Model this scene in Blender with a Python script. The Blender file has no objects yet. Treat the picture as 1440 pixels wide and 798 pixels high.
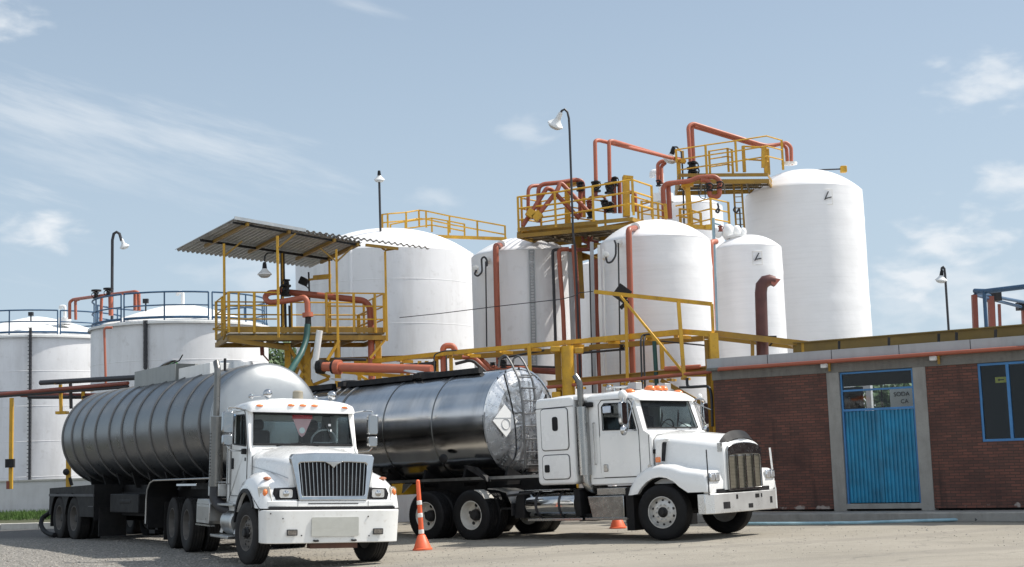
import bpy, bmesh, math, random
from mathutils import Vector, Matrix, Euler, noise
random.seed(7)
R=math.radians
S=bpy.context.scene
COL=S.collection
# ------------------------------------------------------------------ camera
FPX,HZ,ROLL,EYE=2000.0,249.0,0.033,1.55
_p=math.atan(HZ/FPX)
_f=Vector((0,math.cos(_p),math.sin(_p)));_u=Vector((0,-math.sin(_p),math.cos(_p)));_r=Vector((1,0,0))
UP=_u*math.cos(ROLL)+_r*math.sin(ROLL);RI=_r*math.cos(ROLL)-_u*math.sin(ROLL);FW=_f
cd=bpy.data.cameras.new('camera');cam=bpy.data.objects.new('camera',cd);COL.objects.link(cam)
cam.matrix_world=Matrix(((RI.x,UP.x,-FW.x,0),(RI.y,UP.y,-FW.y,0),(RI.z,UP.z,-FW.z,EYE),(0,0,0,1)))
cd.sensor_width=36;cd.lens=FPX/1440*36;cd.clip_end=6000;cd.clip_start=.1
S.camera=cam
def at(px,py,Y):
    r=RI*((px-720)/FPX)+UP*((399-py)/FPX)+FW
    return Vector((0,0,EYE))+r*(Y/r.y)
def atz(px,py,z):
    r=RI*((px-720)/FPX)+UP*((399-py)/FPX)+FW
    return Vector((0,0,EYE))+r*((z-EYE)/r.z)
# ------------------------------------------------------------------ light
SUN_AZ,SUN_EL=R(80),R(53)
w=bpy.data.worlds.new('World');S.world=w;w.use_nodes=True
nt=w.node_tree;nt.nodes.clear()
N=nt.nodes.new;LK=nt.links.new
out=N('ShaderNodeOutputWorld');bg=N('ShaderNodeBackground');bg.inputs[1].default_value=0.085
sky=N('ShaderNodeTexSky');sky.sky_type='NISHITA';sky.sun_disc=False
sky.sun_elevation=SUN_EL;sky.sun_rotation=SUN_AZ
sky.air_density=1.0;sky.dust_density=2.2;sky.ozone_density=1.6;sky.altitude=300
tc=N('ShaderNodeTexCoord')
def wmath(op,a,b=None,c=None,clamp=False):
    n=N('ShaderNodeMath');n.operation=op;n.use_clamp=clamp
    for i,v in enumerate((a,b,c)):
        if v is None: continue
        if isinstance(v,(int,float)): n.inputs[i].default_value=v
        else: LK(v,n.inputs[i])
    return n.outputs[0]
sep=N('ShaderNodeSeparateXYZ');LK(tc.outputs['Generated'],sep.inputs[0])
az=wmath('ARCTAN2',sep.outputs[0],sep.outputs[1]);el=wmath('ARCSINE',sep.outputs[2])
cmb=N('ShaderNodeCombineXYZ');LK(wmath('MULTIPLY',az,1.0),cmb.inputs[0]);LK(wmath('MULTIPLY',el,2.2),cmb.inputs[1])
nz=N('ShaderNodeTexNoise');nz.inputs['Scale'].default_value=34;nz.inputs['Detail'].default_value=9;nz.inputs['Roughness'].default_value=.5;LK(cmb.outputs[0],nz.inputs[0])
nz.inputs['Distortion'].default_value=.25
cmb2=N('ShaderNodeCombineXYZ');LK(wmath('MULTIPLY',az,.55),cmb2.inputs[0]);LK(wmath('ADD',wmath('MULTIPLY',el,3.4),wmath('MULTIPLY',az,.9)),cmb2.inputs[1])
nz2=N('ShaderNodeTexNoise');nz2.inputs['Scale'].default_value=24;nz2.inputs['Detail'].default_value=10;nz2.inputs['Roughness'].default_value=.62;LK(cmb2.outputs[0],nz2.inputs[0])
def dirang(px,py):
    v=(RI*((px-720)/FPX)+UP*((399-py)/FPX)+FW).normalized()
    return math.atan2(v.x,v.y),math.asin(v.z)
# cloud banks: (px,py,half width,half height,strength,kind) read as sky directions
CL=[(5,28,62,40,1.0,0),(62,322,60,32,1.25,0),(60,160,250,62,.62,1),(300,205,200,55,.60,1),(90,225,260,40,.4,1),(1400,112,110,42,.95,0),(1425,262,88,38,1.0,0),
    (1335,345,85,46,1.2,0),(1290,392,88,42,1.2,0),(1345,395,60,40,.7,0),(1380,420,150,60,.8,0),(1260,440,90,50,.55,0),(745,185,60,28,.5,0),(605,277,50,22,.45,0),(360,385,120,45,.45,0),(500,8,90,14,.35,1),
    (-500,150,500,110,.8,1),(2100,200,500,130,.85,0),(2700,-100,500,160,.8,0),(-1100,-150,400,150,.7,0)]
tot=None
for (x,y,hw,hh,st,kd) in CL:
    a0,e0=dirang(x,y)
    dx=wmath('MULTIPLY',wmath('SUBTRACT',az,a0),FPX/hw);dy=wmath('MULTIPLY',wmath('SUBTRACT',el,e0),FPX/hh)
    if kd==1: dy=wmath('ADD',dy,wmath('MULTIPLY',dx,.55*hw/hh*.45))
    r2=wmath('ADD',wmath('MULTIPLY',dx,dx),wmath('MULTIPLY',dy,dy))
    m=wmath('SUBTRACT',1.0,wmath('POWER',r2,.5),clamp=False)
    nn=nz.outputs[0] if kd==0 else nz2.outputs[0]
    m=wmath('ADD',m,wmath('MULTIPLY',wmath('SUBTRACT',nn,.52),2.4 if kd==0 else 2.4))
    lo,hi=(0.0,1.15) if kd==0 else (-.1,1.3)
    mr=N('ShaderNodeMapRange');mr.interpolation_type='SMOOTHSTEP';LK(m,mr.inputs[0]);mr.inputs[1].default_value=lo;mr.inputs[2].default_value=hi;mr.inputs[3].default_value=0;mr.inputs[4].default_value=st
    tot=mr.outputs[0] if tot is None else wmath('MAXIMUM',tot,mr.outputs[0])
# general broken cloud away from the view, for the reflections and the fill
gen=N('ShaderNodeMapRange');gen.interpolation_type='SMOOTHSTEP';nz3=N('ShaderNodeTexNoise');nz3.inputs['Scale'].default_value=2.6;nz3.inputs['Detail'].default_value=7
LK(tc.outputs['Generated'],nz3.inputs[0]);LK(nz3.outputs[0],gen.inputs[0]);gen.inputs[1].default_value=.43;gen.inputs[2].default_value=.60;gen.inputs[4].default_value=.8
back=N('ShaderNodeMapRange');LK(sep.outputs[1],back.inputs[0]);back.inputs[1].default_value=.75;back.inputs[2].default_value=.35
tot=wmath('MAXIMUM',tot,wmath('MULTIPLY',gen.outputs[0],back.outputs[0]))
hzm=N('ShaderNodeMapRange');LK(el,hzm.inputs[0]);hzm.inputs[1].default_value=.0;hzm.inputs[2].default_value=.42;hzm.inputs[3].default_value=.90;hzm.inputs[4].default_value=.36
mixh=N('ShaderNodeMix');mixh.data_type='RGBA';LK(hzm.outputs[0],mixh.inputs[0]);LK(sky.outputs[0],mixh.inputs[6]);mixh.inputs[7].default_value=(5.15,6.35,7.45,1)
mixc=N('ShaderNodeMix');mixc.data_type='RGBA';LK(wmath('MULTIPLY',tot,.92),mixc.inputs[0]);LK(mixh.outputs[2],mixc.inputs[6]);
fb=N('ShaderNodeMapRange');LK(wmath('SUBTRACT',wmath('MULTIPLY',sep.outputs[1],.6),wmath('MULTIPLY',sep.outputs[0],.7)),fb.inputs[0]);fb.inputs[1].default_value=.3;fb.inputs[2].default_value=-.7;fb.inputs[3].default_value=7.4;fb.inputs[4].default_value=12.5
cc=N('ShaderNodeCombineColor');LK(fb.outputs[0],cc.inputs[0]);LK(wmath('MULTIPLY',fb.outputs[0],1.06),cc.inputs[1]);LK(wmath('MULTIPLY',fb.outputs[0],1.12),cc.inputs[2]);LK(cc.outputs[0],mixc.inputs[7])
LK(mixc.outputs[2],bg.inputs[0]);LK(bg.outputs[0],out.inputs[0])
sl=bpy.data.lights.new('sun','SUN');sl.energy=4.0;sl.angle=R(.5);sl.color=(1,.95,.87)
so=bpy.data.objects.new('sun',sl);COL.objects.link(so)
sd=Vector((math.sin(SUN_AZ)*math.cos(SUN_EL),math.cos(SUN_AZ)*math.cos(SUN_EL),math.sin(SUN_EL)))
so.rotation_euler=sd.to_track_quat('Z','Y').to_euler()
S.view_settings.view_transform='Standard';S.view_settings.look='None';S.view_settings.exposure=0.40;S.view_settings.gamma=1
# ------------------------------------------------------------------ mesh collector
class MB:
    def __init__(s): s.v=[];s.f=[];s.p=[]
    def add(s,vs,fs,M=None):
        b=len(s.v);s.p.append((b,len(s.f)))
        s.v+=[(M@Vector(p)) if M else Vector(p) for p in vs]
        s.f+=[[i+b for i in f] for f in fs];return s
    def box(s,x0,x1,y0,y1,z0,z1,M=None):
        return s.add([(x,y,z) for x in (x0,x1) for y in (y0,y1) for z in (z0,z1)],[(0,1,3,2),(4,6,7,5),(0,4,5,1),(2,3,7,6),(0,2,6,4),(1,5,7,3)],M)
    def bar(s,a,b,w,h=None,up=(0,0,1)):
        a=Vector(a);b=Vector(b);h=h or w;t=(b-a).normalized();up=Vector(up)
        if abs(t.dot(up))>.98: up=Vector((1,0,0))
        sd_=t.cross(up).normalized();u=sd_.cross(t)
        vs=[p+sd_*(i*w/2)+u*(j*h/2) for p in (a,b) for i,j in ((-1,-1),(1,-1),(1,1),(-1,1))]
        return s.add(vs,[(3,2,1,0),(4,5,6,7),(0,1,5,4),(1,2,6,5),(2,3,7,6),(3,0,4,7)])
    def beam(s,a,b,w,h,t=.02):   # I section
        a=Vector(a);b=Vector(b)
        s.bar(a+Vector((0,0,h/2-t/2)),b+Vector((0,0,h/2-t/2)),w,t);s.bar(a-Vector((0,0,h/2-t/2)),b-Vector((0,0,h/2-t/2)),w,t)
        return s.bar(a,b,t*.8,h-2*t)
    def tube(s,pts,r,n=10,fil=0,closed=False,cap=True,k=5):
        P=[Vector(p) for p in pts]
        if fil and not closed:
            Q=[P[0]]
            for i in range(1,len(P)-1):
                a,b,c=P[i-1],P[i],P[i+1];d1=(a-b);d2=(c-b);f=min(fil,d1.length*.45,d2.length*.45)
                p0=b+d1.normalized()*f;p2=b+d2.normalized()*f
                for j in range(k+1):
                    u=j/k;Q.append(p0*(1-u)**2+b*2*u*(1-u)+p2*u*u)
            Q.append(P[-1]);P=Q
        m=len(P);T=[]
        for i in range(m):
            if closed: t=P[(i+1)%m]-P[i-1]
            else: t=P[min(i+1,m-1)]-P[max(i-1,0)]
            T.append(t.normalized() if t.length>1e-9 else Vector((0,0,1)))
        nrm=T[0].orthogonal().normalized();vs=[]
        rr=r if isinstance(r,(list,tuple)) else [r]*m
        for i in range(m):
            if i: 
                nrm=nrm-T[i]*nrm.dot(T[i]);nrm.normalize()
            bi=T[i].cross(nrm)
            ri=rr[i] if i<len(rr) else rr[-1]
            vs+=[P[i]+(nrm*math.cos(2*math.pi*j/n)+bi*math.sin(2*math.pi*j/n))*ri for j in range(n)]
        fs=[]
        for i in range(m if closed else m-1):
            q=(i+1)%m
            fs+=[(i*n+j,i*n+(j+1)%n,q*n+(j+1)%n,q*n+j) for j in range(n)]
        if cap and not closed: fs+=[tuple(range(n))[::-1],tuple(range((m-1)*n,m*n))]
        return s.add(vs,fs)
    def lathe(s,prof,M=None,n=32,a0=0,a1=2*math.pi):   # prof (r,h) round local z
        full=abs(a1-a0-2*math.pi)<1e-6;m=n if full else n+1;vs=[]
        for r,h in prof: vs+=[(r*math.cos(a0+(a1-a0)*j/n),r*math.sin(a0+(a1-a0)*j/n),h) for j in range(m)]
        fs=[]
        for i in range(len(prof)-1):
            for j in range(n):
                q=(j+1)%m if full else j+1
                fs.append((i*m+j,i*m+q,(i+1)*m+q,(i+1)*m+j))
        return s.add(vs,fs,M)
    def prism(s,poly,y0,y1,ax='y'):   # poly in (x,z) extruded along y
        def mk(a,b,c): return (a,c,b) if ax=='y' else ((c,a,b) if ax=='x' else (a,b,c))
        n=len(poly);vs=[mk(a,b,y0) for a,b in poly]+[mk(a,b,y1) for a,b in poly]
        fs=[tuple(range(n)),tuple(range(2*n-1,n-1,-1))]+[(i,i+n,(i+1)%n+n,(i+1)%n) for i in range(n)]
        return s.add(vs,fs)
    def loft(s,secs,cap=True,closed=True):
        n=len(secs[0]);vs=[p for q in secs for p in q];fs=[]
        for i in range(len(secs)-1):
            for j in range(n if closed else n-1):
                fs.append((i*n+j,i*n+(j+1)%n,(i+1)*n+(j+1)%n,(i+1)*n+j))
        if cap: fs+=[tuple(range(n))[::-1],tuple(range((len(secs)-1)*n,len(secs)*n))]
        return s.add(vs,fs)
    def ring(s,outer,inner,t):   # outer/inner: equal lists of 3D points; t: thickness vector
        n=len(outer);t=Vector(t);o=[Vector(p) for p in outer];i_=[Vector(p) for p in inner]
        vs=o+i_+[p+t for p in o]+[p+t for p in i_];fs=[]
        for k in range(n):
            q=(k+1)%n
            fs+=[(k,q,n+q,n+k),(2*n+k,3*n+k,3*n+q,2*n+q),(k,2*n+k,2*n+q,q),(n+k,n+q,3*n+q,3*n+k)]
        return s.add(vs,fs)
    def sphere(s,c,r,n=12,m=8,sc=(1,1,1)):
        c=Vector(c);pr=[(max(1e-4,r*math.sin(math.pi*i/m)),-r*math.cos(math.pi*i/m)) for i in range(m+1)]
        return s.lathe(pr,Matrix.Translation(c)@Matrix.Diagonal((*sc,1)),n)
OFF={}
SPLIT={'mirror_bracket','handwheel','valve_box','tank_bracket','mudflap','gusset','stanchion','knee_brace','leg','post','roof_post','bracket','wiper','roof_fitting','top_walkway','handrail_hoop','main_pipe','cross_pipe','tank_strap','step_box','tank_step','lens','joint','bumper_opening','pump_body','column','bracing','hanger','outrigger','rear_beam','top_beam','landing_gear','side_rail','fender_rail','clamp','cable','lower_bracket','pipe_clamp','step','roof_lamp','guard_panel','hub_cap','dome_cap','standoff','knee','frame_rail'}
def obj(name,mb,mat,parent=None,bev=0,ang=35,sub=0,flat=False,bseg=2):
    if name in SPLIT and parent and 1<len(mb.p)<=24:
        o=None
        for i,(v0,f0) in enumerate(mb.p):
            v1,f1=mb.p[i+1] if i+1<len(mb.p) else (len(mb.v),len(mb.f))
            m2=MB();m2.v=mb.v[v0:v1];m2.f=[[k-v0 for k in f] for f in mb.f[f0:f1]];q=obj(name,m2,mat,parent,bev,ang,sub,flat,bseg);o=o or q
        return o
    me=bpy.data.meshes.new(name);off=OFF.get(parent.name,Vector()) if parent else Vector()
    me.from_pydata([tuple(v-off) for v in mb.v],[],mb.f);me.validate();me.update()
    bm=bmesh.new();bm.from_mesh(me);bmesh.ops.remove_doubles(bm,verts=bm.verts,dist=1e-5);bmesh.ops.recalc_face_normals(bm,faces=bm.faces)
    for f in bm.faces: f.smooth=not flat
    for e in bm.edges:
        if len(e.link_faces)==2 and e.calc_face_angle(0)>R(ang): e.smooth=False
    bm.to_mesh(me);bm.free()
    for m_ in (mat if isinstance(mat,(list,tuple)) else [mat]): me.materials.append(m_)
    o=bpy.data.objects.new(name,me);COL.objects.link(o)
    if parent: o.parent=parent;OFF[o.name]=off.copy()
    if bev:
        b=o.modifiers.new('bevel','BEVEL');b.width=bev;b.segments=bseg;b.limit_method='ANGLE';b.angle_limit=R(40)
    if sub: o.modifiers.new('sub','SUBSURF').levels=sub;o.modifiers['sub'].render_levels=sub
    return o
def thing(name,label,cat,loc=(0,0,0),group=None,rot=None,scale=None):
    o=bpy.data.objects.new(name,None);COL.objects.link(o);o.location=loc;o.empty_display_size=.2
    o['label']=label;o['category']=cat
    if group:o['group']=group
    if rot is not None: o.rotation_euler=rot;OFF[o.name]=Vector()
    else: OFF[o.name]=Vector(loc)
    return o
def tag(o,label,cat,group=None):
    o['label']=label;o['category']=cat
    if group:o['group']=group
    return o
def struct(o,kind='structure'):
    o['kind']=kind;return o
# ------------------------------------------------------------------ materials
def mat(name,col,rough=.5,metal=0,var=.1,vscale=3,bump=0,bscale=40,streak=0,scol=(.2,.17,.13),stretch=(3,3,.25),sscale=2.0,coat=0,col2=None,spots=0,rvar=.08,trans=0,emis=None,spec=None):
    m=bpy.data.materials.new(name);m.use_nodes=True;t=m.node_tree;b=t.nodes['Principled BSDF'];n=t.nodes.new;L=t.links.new
    b.inputs['Metallic'].default_value=metal;b.inputs['Roughness'].default_value=rough
    if coat: b.inputs['Coat Weight'].default_value=coat;b.inputs['Coat Roughness'].default_value=.08
    if spec is not None: b.inputs['Specular IOR Level'].default_value=spec
    tc=n('ShaderNodeTexCoord')
    nz=n('ShaderNodeTexNoise');nz.inputs['Scale'].default_value=vscale;nz.inputs['Detail'].default_value=7;nz.inputs['Roughness'].default_value=.6;L(tc.outputs['Object'],nz.inputs[0])
    mr=n('ShaderNodeMapRange');L(nz.outputs[0],mr.inputs[0]);mr.inputs[1].default_value=.3;mr.inputs[2].default_value=.7
    mx=n('ShaderNodeMix');mx.data_type='RGBA';L(mr.outputs[0],mx.inputs[0])
    c2=col2 or tuple(min(1,c*(1+var)) for c in col)
    mx.inputs[6].default_value=(*[c*(1-var) for c in col],1);mx.inputs[7].default_value=(*c2,1)
    o=mx.outputs[2]
    if streak:
        mp=n('ShaderNodeMapping');mp.inputs['Scale'].default_value=stretch;L(tc.outputs['Object'],mp.inputs[0])
        n2=n('ShaderNodeTexNoise');n2.inputs['Scale'].default_value=sscale;n2.inputs['Detail'].default_value=8;n2.inputs['Roughness'].default_value=.65;L(mp.outputs[0],n2.inputs[0])
        m2=n('ShaderNodeMapRange');L(n2.outputs[0],m2.inputs[0]);m2.inputs[1].default_value=.48;m2.inputs[2].default_value=.78;m2.inputs[4].default_value=streak
        x2=n('ShaderNodeMix');x2.data_type='RGBA';L(m2.outputs[0],x2.inputs[0]);L(o,x2.inputs[6]);x2.inputs[7].default_value=(*scol,1);o=x2.outputs[2]
    if spots:
        n3=n('ShaderNodeTexNoise');n3.inputs['Scale'].default_value=vscale*7;n3.inputs['Detail'].default_value=5;L(tc.outputs['Object'],n3.inputs[0])
        m3=n('ShaderNodeMapRange');L(n3.outputs[0],m3.inputs[0]);m3.inputs[1].default_value=.6;m3.inputs[2].default_value=.72;m3.inputs[4].default_value=spots
        x3=n('ShaderNodeMix');x3.data_type='RGBA';L(m3.outputs[0],x3.inputs[0]);L(o,x3.inputs[6]);x3.inputs[7].default_value=(*scol,1);o=x3.outputs[2]
    L(o,b.inputs['Base Color'])
    mr2=n('ShaderNodeMapRange');L(nz.outputs[0],mr2.inputs[0]);mr2.inputs[1].default_value=.3;mr2.inputs[2].default_value=.7;mr2.inputs[3].default_value=max(.02,rough-rvar);mr2.inputs[4].default_value=min(1,rough+rvar);L(mr2.outputs[0],b.inputs['Roughness'])
    if bump:
        nb=n('ShaderNodeTexNoise');nb.inputs['Scale'].default_value=bscale;nb.inputs['Detail'].default_value=6;L(tc.outputs['Object'],nb.inputs[0])
        bp=n('ShaderNodeBump');bp.inputs['Strength'].default_value=1;bp.inputs['Distance'].default_value=bump;L(nb.outputs[0],bp.inputs['Height']);L(bp.outputs[0],b.inputs['Normal'])
    if emis: b.inputs['Emission Color'].default_value=(*emis,1);b.inputs['Emission Strength'].default_value=1
    return m
def glass(name,tint=(.55,.66,.68),op=.25,dc=(.22,.24,.24),fk=.5):
    m=bpy.data.materials.new(name);m.use_nodes=True;t=m.node_tree;n=t.nodes.new;L=t.links.new;t.nodes.clear()
    o=n('ShaderNodeOutputMaterial');g=n('ShaderNodeBsdfGlossy');g.inputs['Roughness'].default_value=.03;g.inputs[0].default_value=(1,1,1,1)
    tr=n('ShaderNodeBsdfTransparent');tr.inputs[0].default_value=(*tint,1)
    fr=n('ShaderNodeFresnel');fr.inputs[0].default_value=1.5;mx=n('ShaderNodeMixShader')
    nzn=n('ShaderNodeTexNoise');nzn.inputs['Scale'].default_value=4;mp=n('ShaderNodeMapRange');L(nzn.outputs[0],mp.inputs[0]);mp.inputs[3].default_value=op*.6;mp.inputs[4].default_value=op*1.4
    df=n('ShaderNodeBsdfDiffuse');df.inputs[0].default_value=(.22,.24,.24,1);m2=n('ShaderNodeMixShader');L(mp.outputs[0],m2.inputs[0]);L(tr.outputs[0],m2.inputs[1]);L(df.outputs[0],m2.inputs[2])
    mul=n('ShaderNodeMath');mul.operation='MULTIPLY';mul.inputs[1].default_value=fk;mul.use_clamp=True;L(fr.outputs[0],mul.inputs[0])
    L(mul.outputs[0],mx.inputs[0]);L(m2.outputs[0],mx.inputs[1]);L(g.outputs[0],mx.inputs[2]);L(mx.outputs[0],o.inputs[0])
    return m
white_tank=mat('tank_white',(.80,.80,.81),.5,var=.05,vscale=.6,bump=.006,bscale=2.2,streak=.42,scol=(.47,.45,.43),stretch=(.9,.9,.16),spots=.25)
white_tank2=mat('tank_white_fibreglass',(.84,.84,.85),.36,var=.04,vscale=.8,bump=.016,bscale=1.6,streak=.22,scol=(.55,.55,.55),stretch=(.25,.25,5.5))
white_rim=mat('tank_rim',(.78,.78,.76),.5,var=.05,streak=.3,scol=(.45,.4,.33))
paint=mat('truck_white',(.84,.84,.83),.28,var=.015,vscale=2,coat=.6,spots=.06,streak=.06,scol=(.5,.46,.4),stretch=(1.5,1.5,.6))
paint_d=mat('truck_white_dirty',(.82,.82,.80),.35,var=.03,vscale=2,coat=.4,streak=.2,scol=(.42,.36,.29),stretch=(2,2,.7),spots=.25)
chrome=mat('chrome',(.50,.51,.52),.10,1,var=.04,vscale=6,rvar=.05,streak=.3,scol=(.4,.38,.36))
chrome_d=mat('chrome_dull',(.36,.36,.355),.24,1,var=.08,vscale=8,streak=.2,scol=(.25,.23,.2),rvar=.07)
steel_tank=mat('tanker_polished_steel',(.60,.60,.60),.19,1,var=.10,vscale=1.6,bump=.0035,bscale=1.1,rvar=.05,streak=.28,scol=(.2,.19,.18),stretch=(2.5,.4,.4),sscale=1.6)
steel_brush=mat('tanker_brushed_steel',(.17,.175,.18),.31,1,var=.12,vscale=2.2,bump=.003,bscale=2,rvar=.07,streak=.4,scol=(.2,.19,.17),stretch=(.6,2,2))
steel_head=mat('tanker_head_steel',(.40,.415,.42),.42,1,var=.06,vscale=1.2,bump=.004,bscale=1.5,rvar=.05,streak=.15,scol=(.4,.4,.38))
steel_quilt=mat('tanker_quilted_head',(.62,.63,.64),.30,1,var=.1,vscale=7,bump=.010,bscale=9,rvar=.1,streak=.2,scol=(.35,.34,.33))
rib_m=mat('tanker_rib',(.15,.15,.15),.45,.7,var=.2,vscale=6)
rubber=mat('rubber',(.026,.025,.025),.75,var=.25,vscale=5,bump=.004,bscale=60,streak=.35,scol=(.075,.066,.058),stretch=(2,2,2),spec=.18)
rubber_c=mat('rubber_black',(.012,.012,.013),.6,var=.25,vscale=6,streak=.3,scol=(.035,.033,.03),stretch=(2,2,2),spec=.18)
black=mat('black_steel',(.025,.025,.027),.5,.2,var=.3,vscale=6,streak=.4,scol=(.09,.08,.07),spec=.18)
black_p=mat('black_plastic',(.018,.018,.02),.55,var=.2,spec=.18)
frame_m=mat('chassis_black',(.014,.014,.015),.6,.1,var=.3,vscale=5,streak=.4,scol=(.045,.04,.034),stretch=(1,1,1),spec=.18)
exh=mat('exhaust_steel',(.20,.195,.185),.32,1,var=.12,vscale=6,streak=.3,scol=(.12,.10,.09))
ladder_m=mat('ladder_steel',(.16,.16,.16),.4,.8,var=.1)
mirror_c=mat('mirror_chrome',(.36,.37,.38),.12,1,var=.06,vscale=9)
alu=mat('aluminium',(.50,.50,.49),.34,1,var=.1,vscale=6,streak=.35,scol=(.3,.28,.26))
rim_white=mat('wheel_white',(.62,.60,.55),.5,.0,var=.12,vscale=8,streak=.45,scol=(.3,.25,.2),stretch=(3,3,3))
rim_alu=mat('wheel_aluminium',(.55,.54,.52),.42,.6,var=.12,vscale=8,streak=.4,scol=(.3,.27,.24),stretch=(3,3,3))
rim_dark=mat('wheel_dark',(.13,.12,.11),.7,.1,var=.2,vscale=8,streak=.4,scol=(.2,.17,.14),stretch=(3,3,3))
orange=mat('pipe_orange',(.33,.088,.048),.48,var=.12,vscale=2.5,streak=.45,scol=(.25,.09,.05),stretch=(1,1,1),spots=.4)
salmon=mat('pipe_salmon',(.44,.128,.074),.5,var=.1,vscale=2.5,streak=.45,scol=(.35,.15,.09),stretch=(1,1,1),spots=.4)
redbrown=mat('pipe_brown',(.23,.06,.038),.5,var=.15,vscale=2.5,streak=.3,scol=(.12,.05,.035),stretch=(1,1,1))
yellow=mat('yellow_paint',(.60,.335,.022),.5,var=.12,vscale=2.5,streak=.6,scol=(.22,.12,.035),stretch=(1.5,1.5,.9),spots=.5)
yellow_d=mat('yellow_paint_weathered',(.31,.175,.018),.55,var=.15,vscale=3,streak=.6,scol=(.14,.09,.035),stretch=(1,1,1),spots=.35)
blue_rail=mat('railing_blue',(.035,.09,.17),.5,var=.2)
blue=mat('door_blue',(.013,.20,.36),.5,var=.3,vscale=2,spots=.3,streak=.5,scol=(.015,.10,.2),stretch=(3,3,.4),bump=.002)
blue_f=mat('frame_blue',(.05,.19,.42),.5,var=.15,vscale=3,streak=.25,scol=(.06,.10,.16))
conduit=mat('conduit_black',(.03,.03,.035),.5,var=.2)
grey_pipe=mat('grey_pipe',(.42,.43,.44),.45,.3,var=.1,streak=.3)
teal=mat('teal_hose',(.018,.075,.068),.5,var=.2)
white_pl=mat('white_plastic',(.8,.8,.79),.4,var=.04)
amber=mat('amber_lens',(.85,.22,.05),.3,var=.1,coat=.6)
red_l=mat('red_lens',(.5,.03,.02),.3,coat=.5)
cone_o=mat('cone_orange',(.80,.14,.055),.5,var=.08,vscale=8,streak=.2,scol=(.4,.12,.08))
lens=mat('lamp_lens',(.7,.72,.74),.12,.6,var=.1,vscale=20,coat=1)
lamp_sh=mat('lamp_enamel',(.72,.73,.73),.45,var=.05)
lamp_glass=mat('lamp_glass',(.50,.52,.52),.45,0,var=.05)
conc=mat('concrete',(.27,.265,.25),.85,var=.14,vscale=2.5,bump=.006,bscale=30,streak=.55,scol=(.13,.12,.11),stretch=(2.5,2.5,.4),spots=.2)
conc_d=mat('concrete_stained',(.17,.165,.15),.88,var=.2,vscale=1.5,bump=.008,bscale=25,streak=.7,scol=(.07,.065,.06),stretch=(2.2,2.2,.5),spots=.35)
conc_l=mat('concrete_light',(.50,.48,.44),.85,var=.12,vscale=2,bump=.008,bscale=20,streak=.3,scol=(.22,.2,.17),spots=.25)
dike=mat('dike_white',(.62,.61,.62),.7,var=.07,vscale=1.5,streak=.35,scol=(.36,.33,.31),stretch=(2,2,.6),bump=.004)
fasc=mat('fascia_grey',(.36,.37,.38),.5,.3,var=.1,vscale=1.5,streak=.3,scol=(.22,.21,.2))
seat_m=mat('seat_dark',(.02,.023,.026),.8,var=.2)
cab_in=mat('cab_interior',(.16,.17,.17),.8,var=.15)
gl_ws=glass('windscreen_glass',(.80,.90,.91),.03)
gl_side=glass('side_glass',(.62,.68,.70),.02)
gl_ws2=glass('windscreen_glass_tinted',(.72,.80,.80),.005,fk=.28)
gl_win=glass('building_glass',(.75,.78,.80),.015)
def corr_mat():
    m=mat('corrugated_sheet',(.46,.45,.43),.45,.35,var=.2,vscale=1.2,streak=.55,scol=(.15,.11,.08),stretch=(1,1,1),spots=.2);return m
sheet_m=corr_mat()
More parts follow.
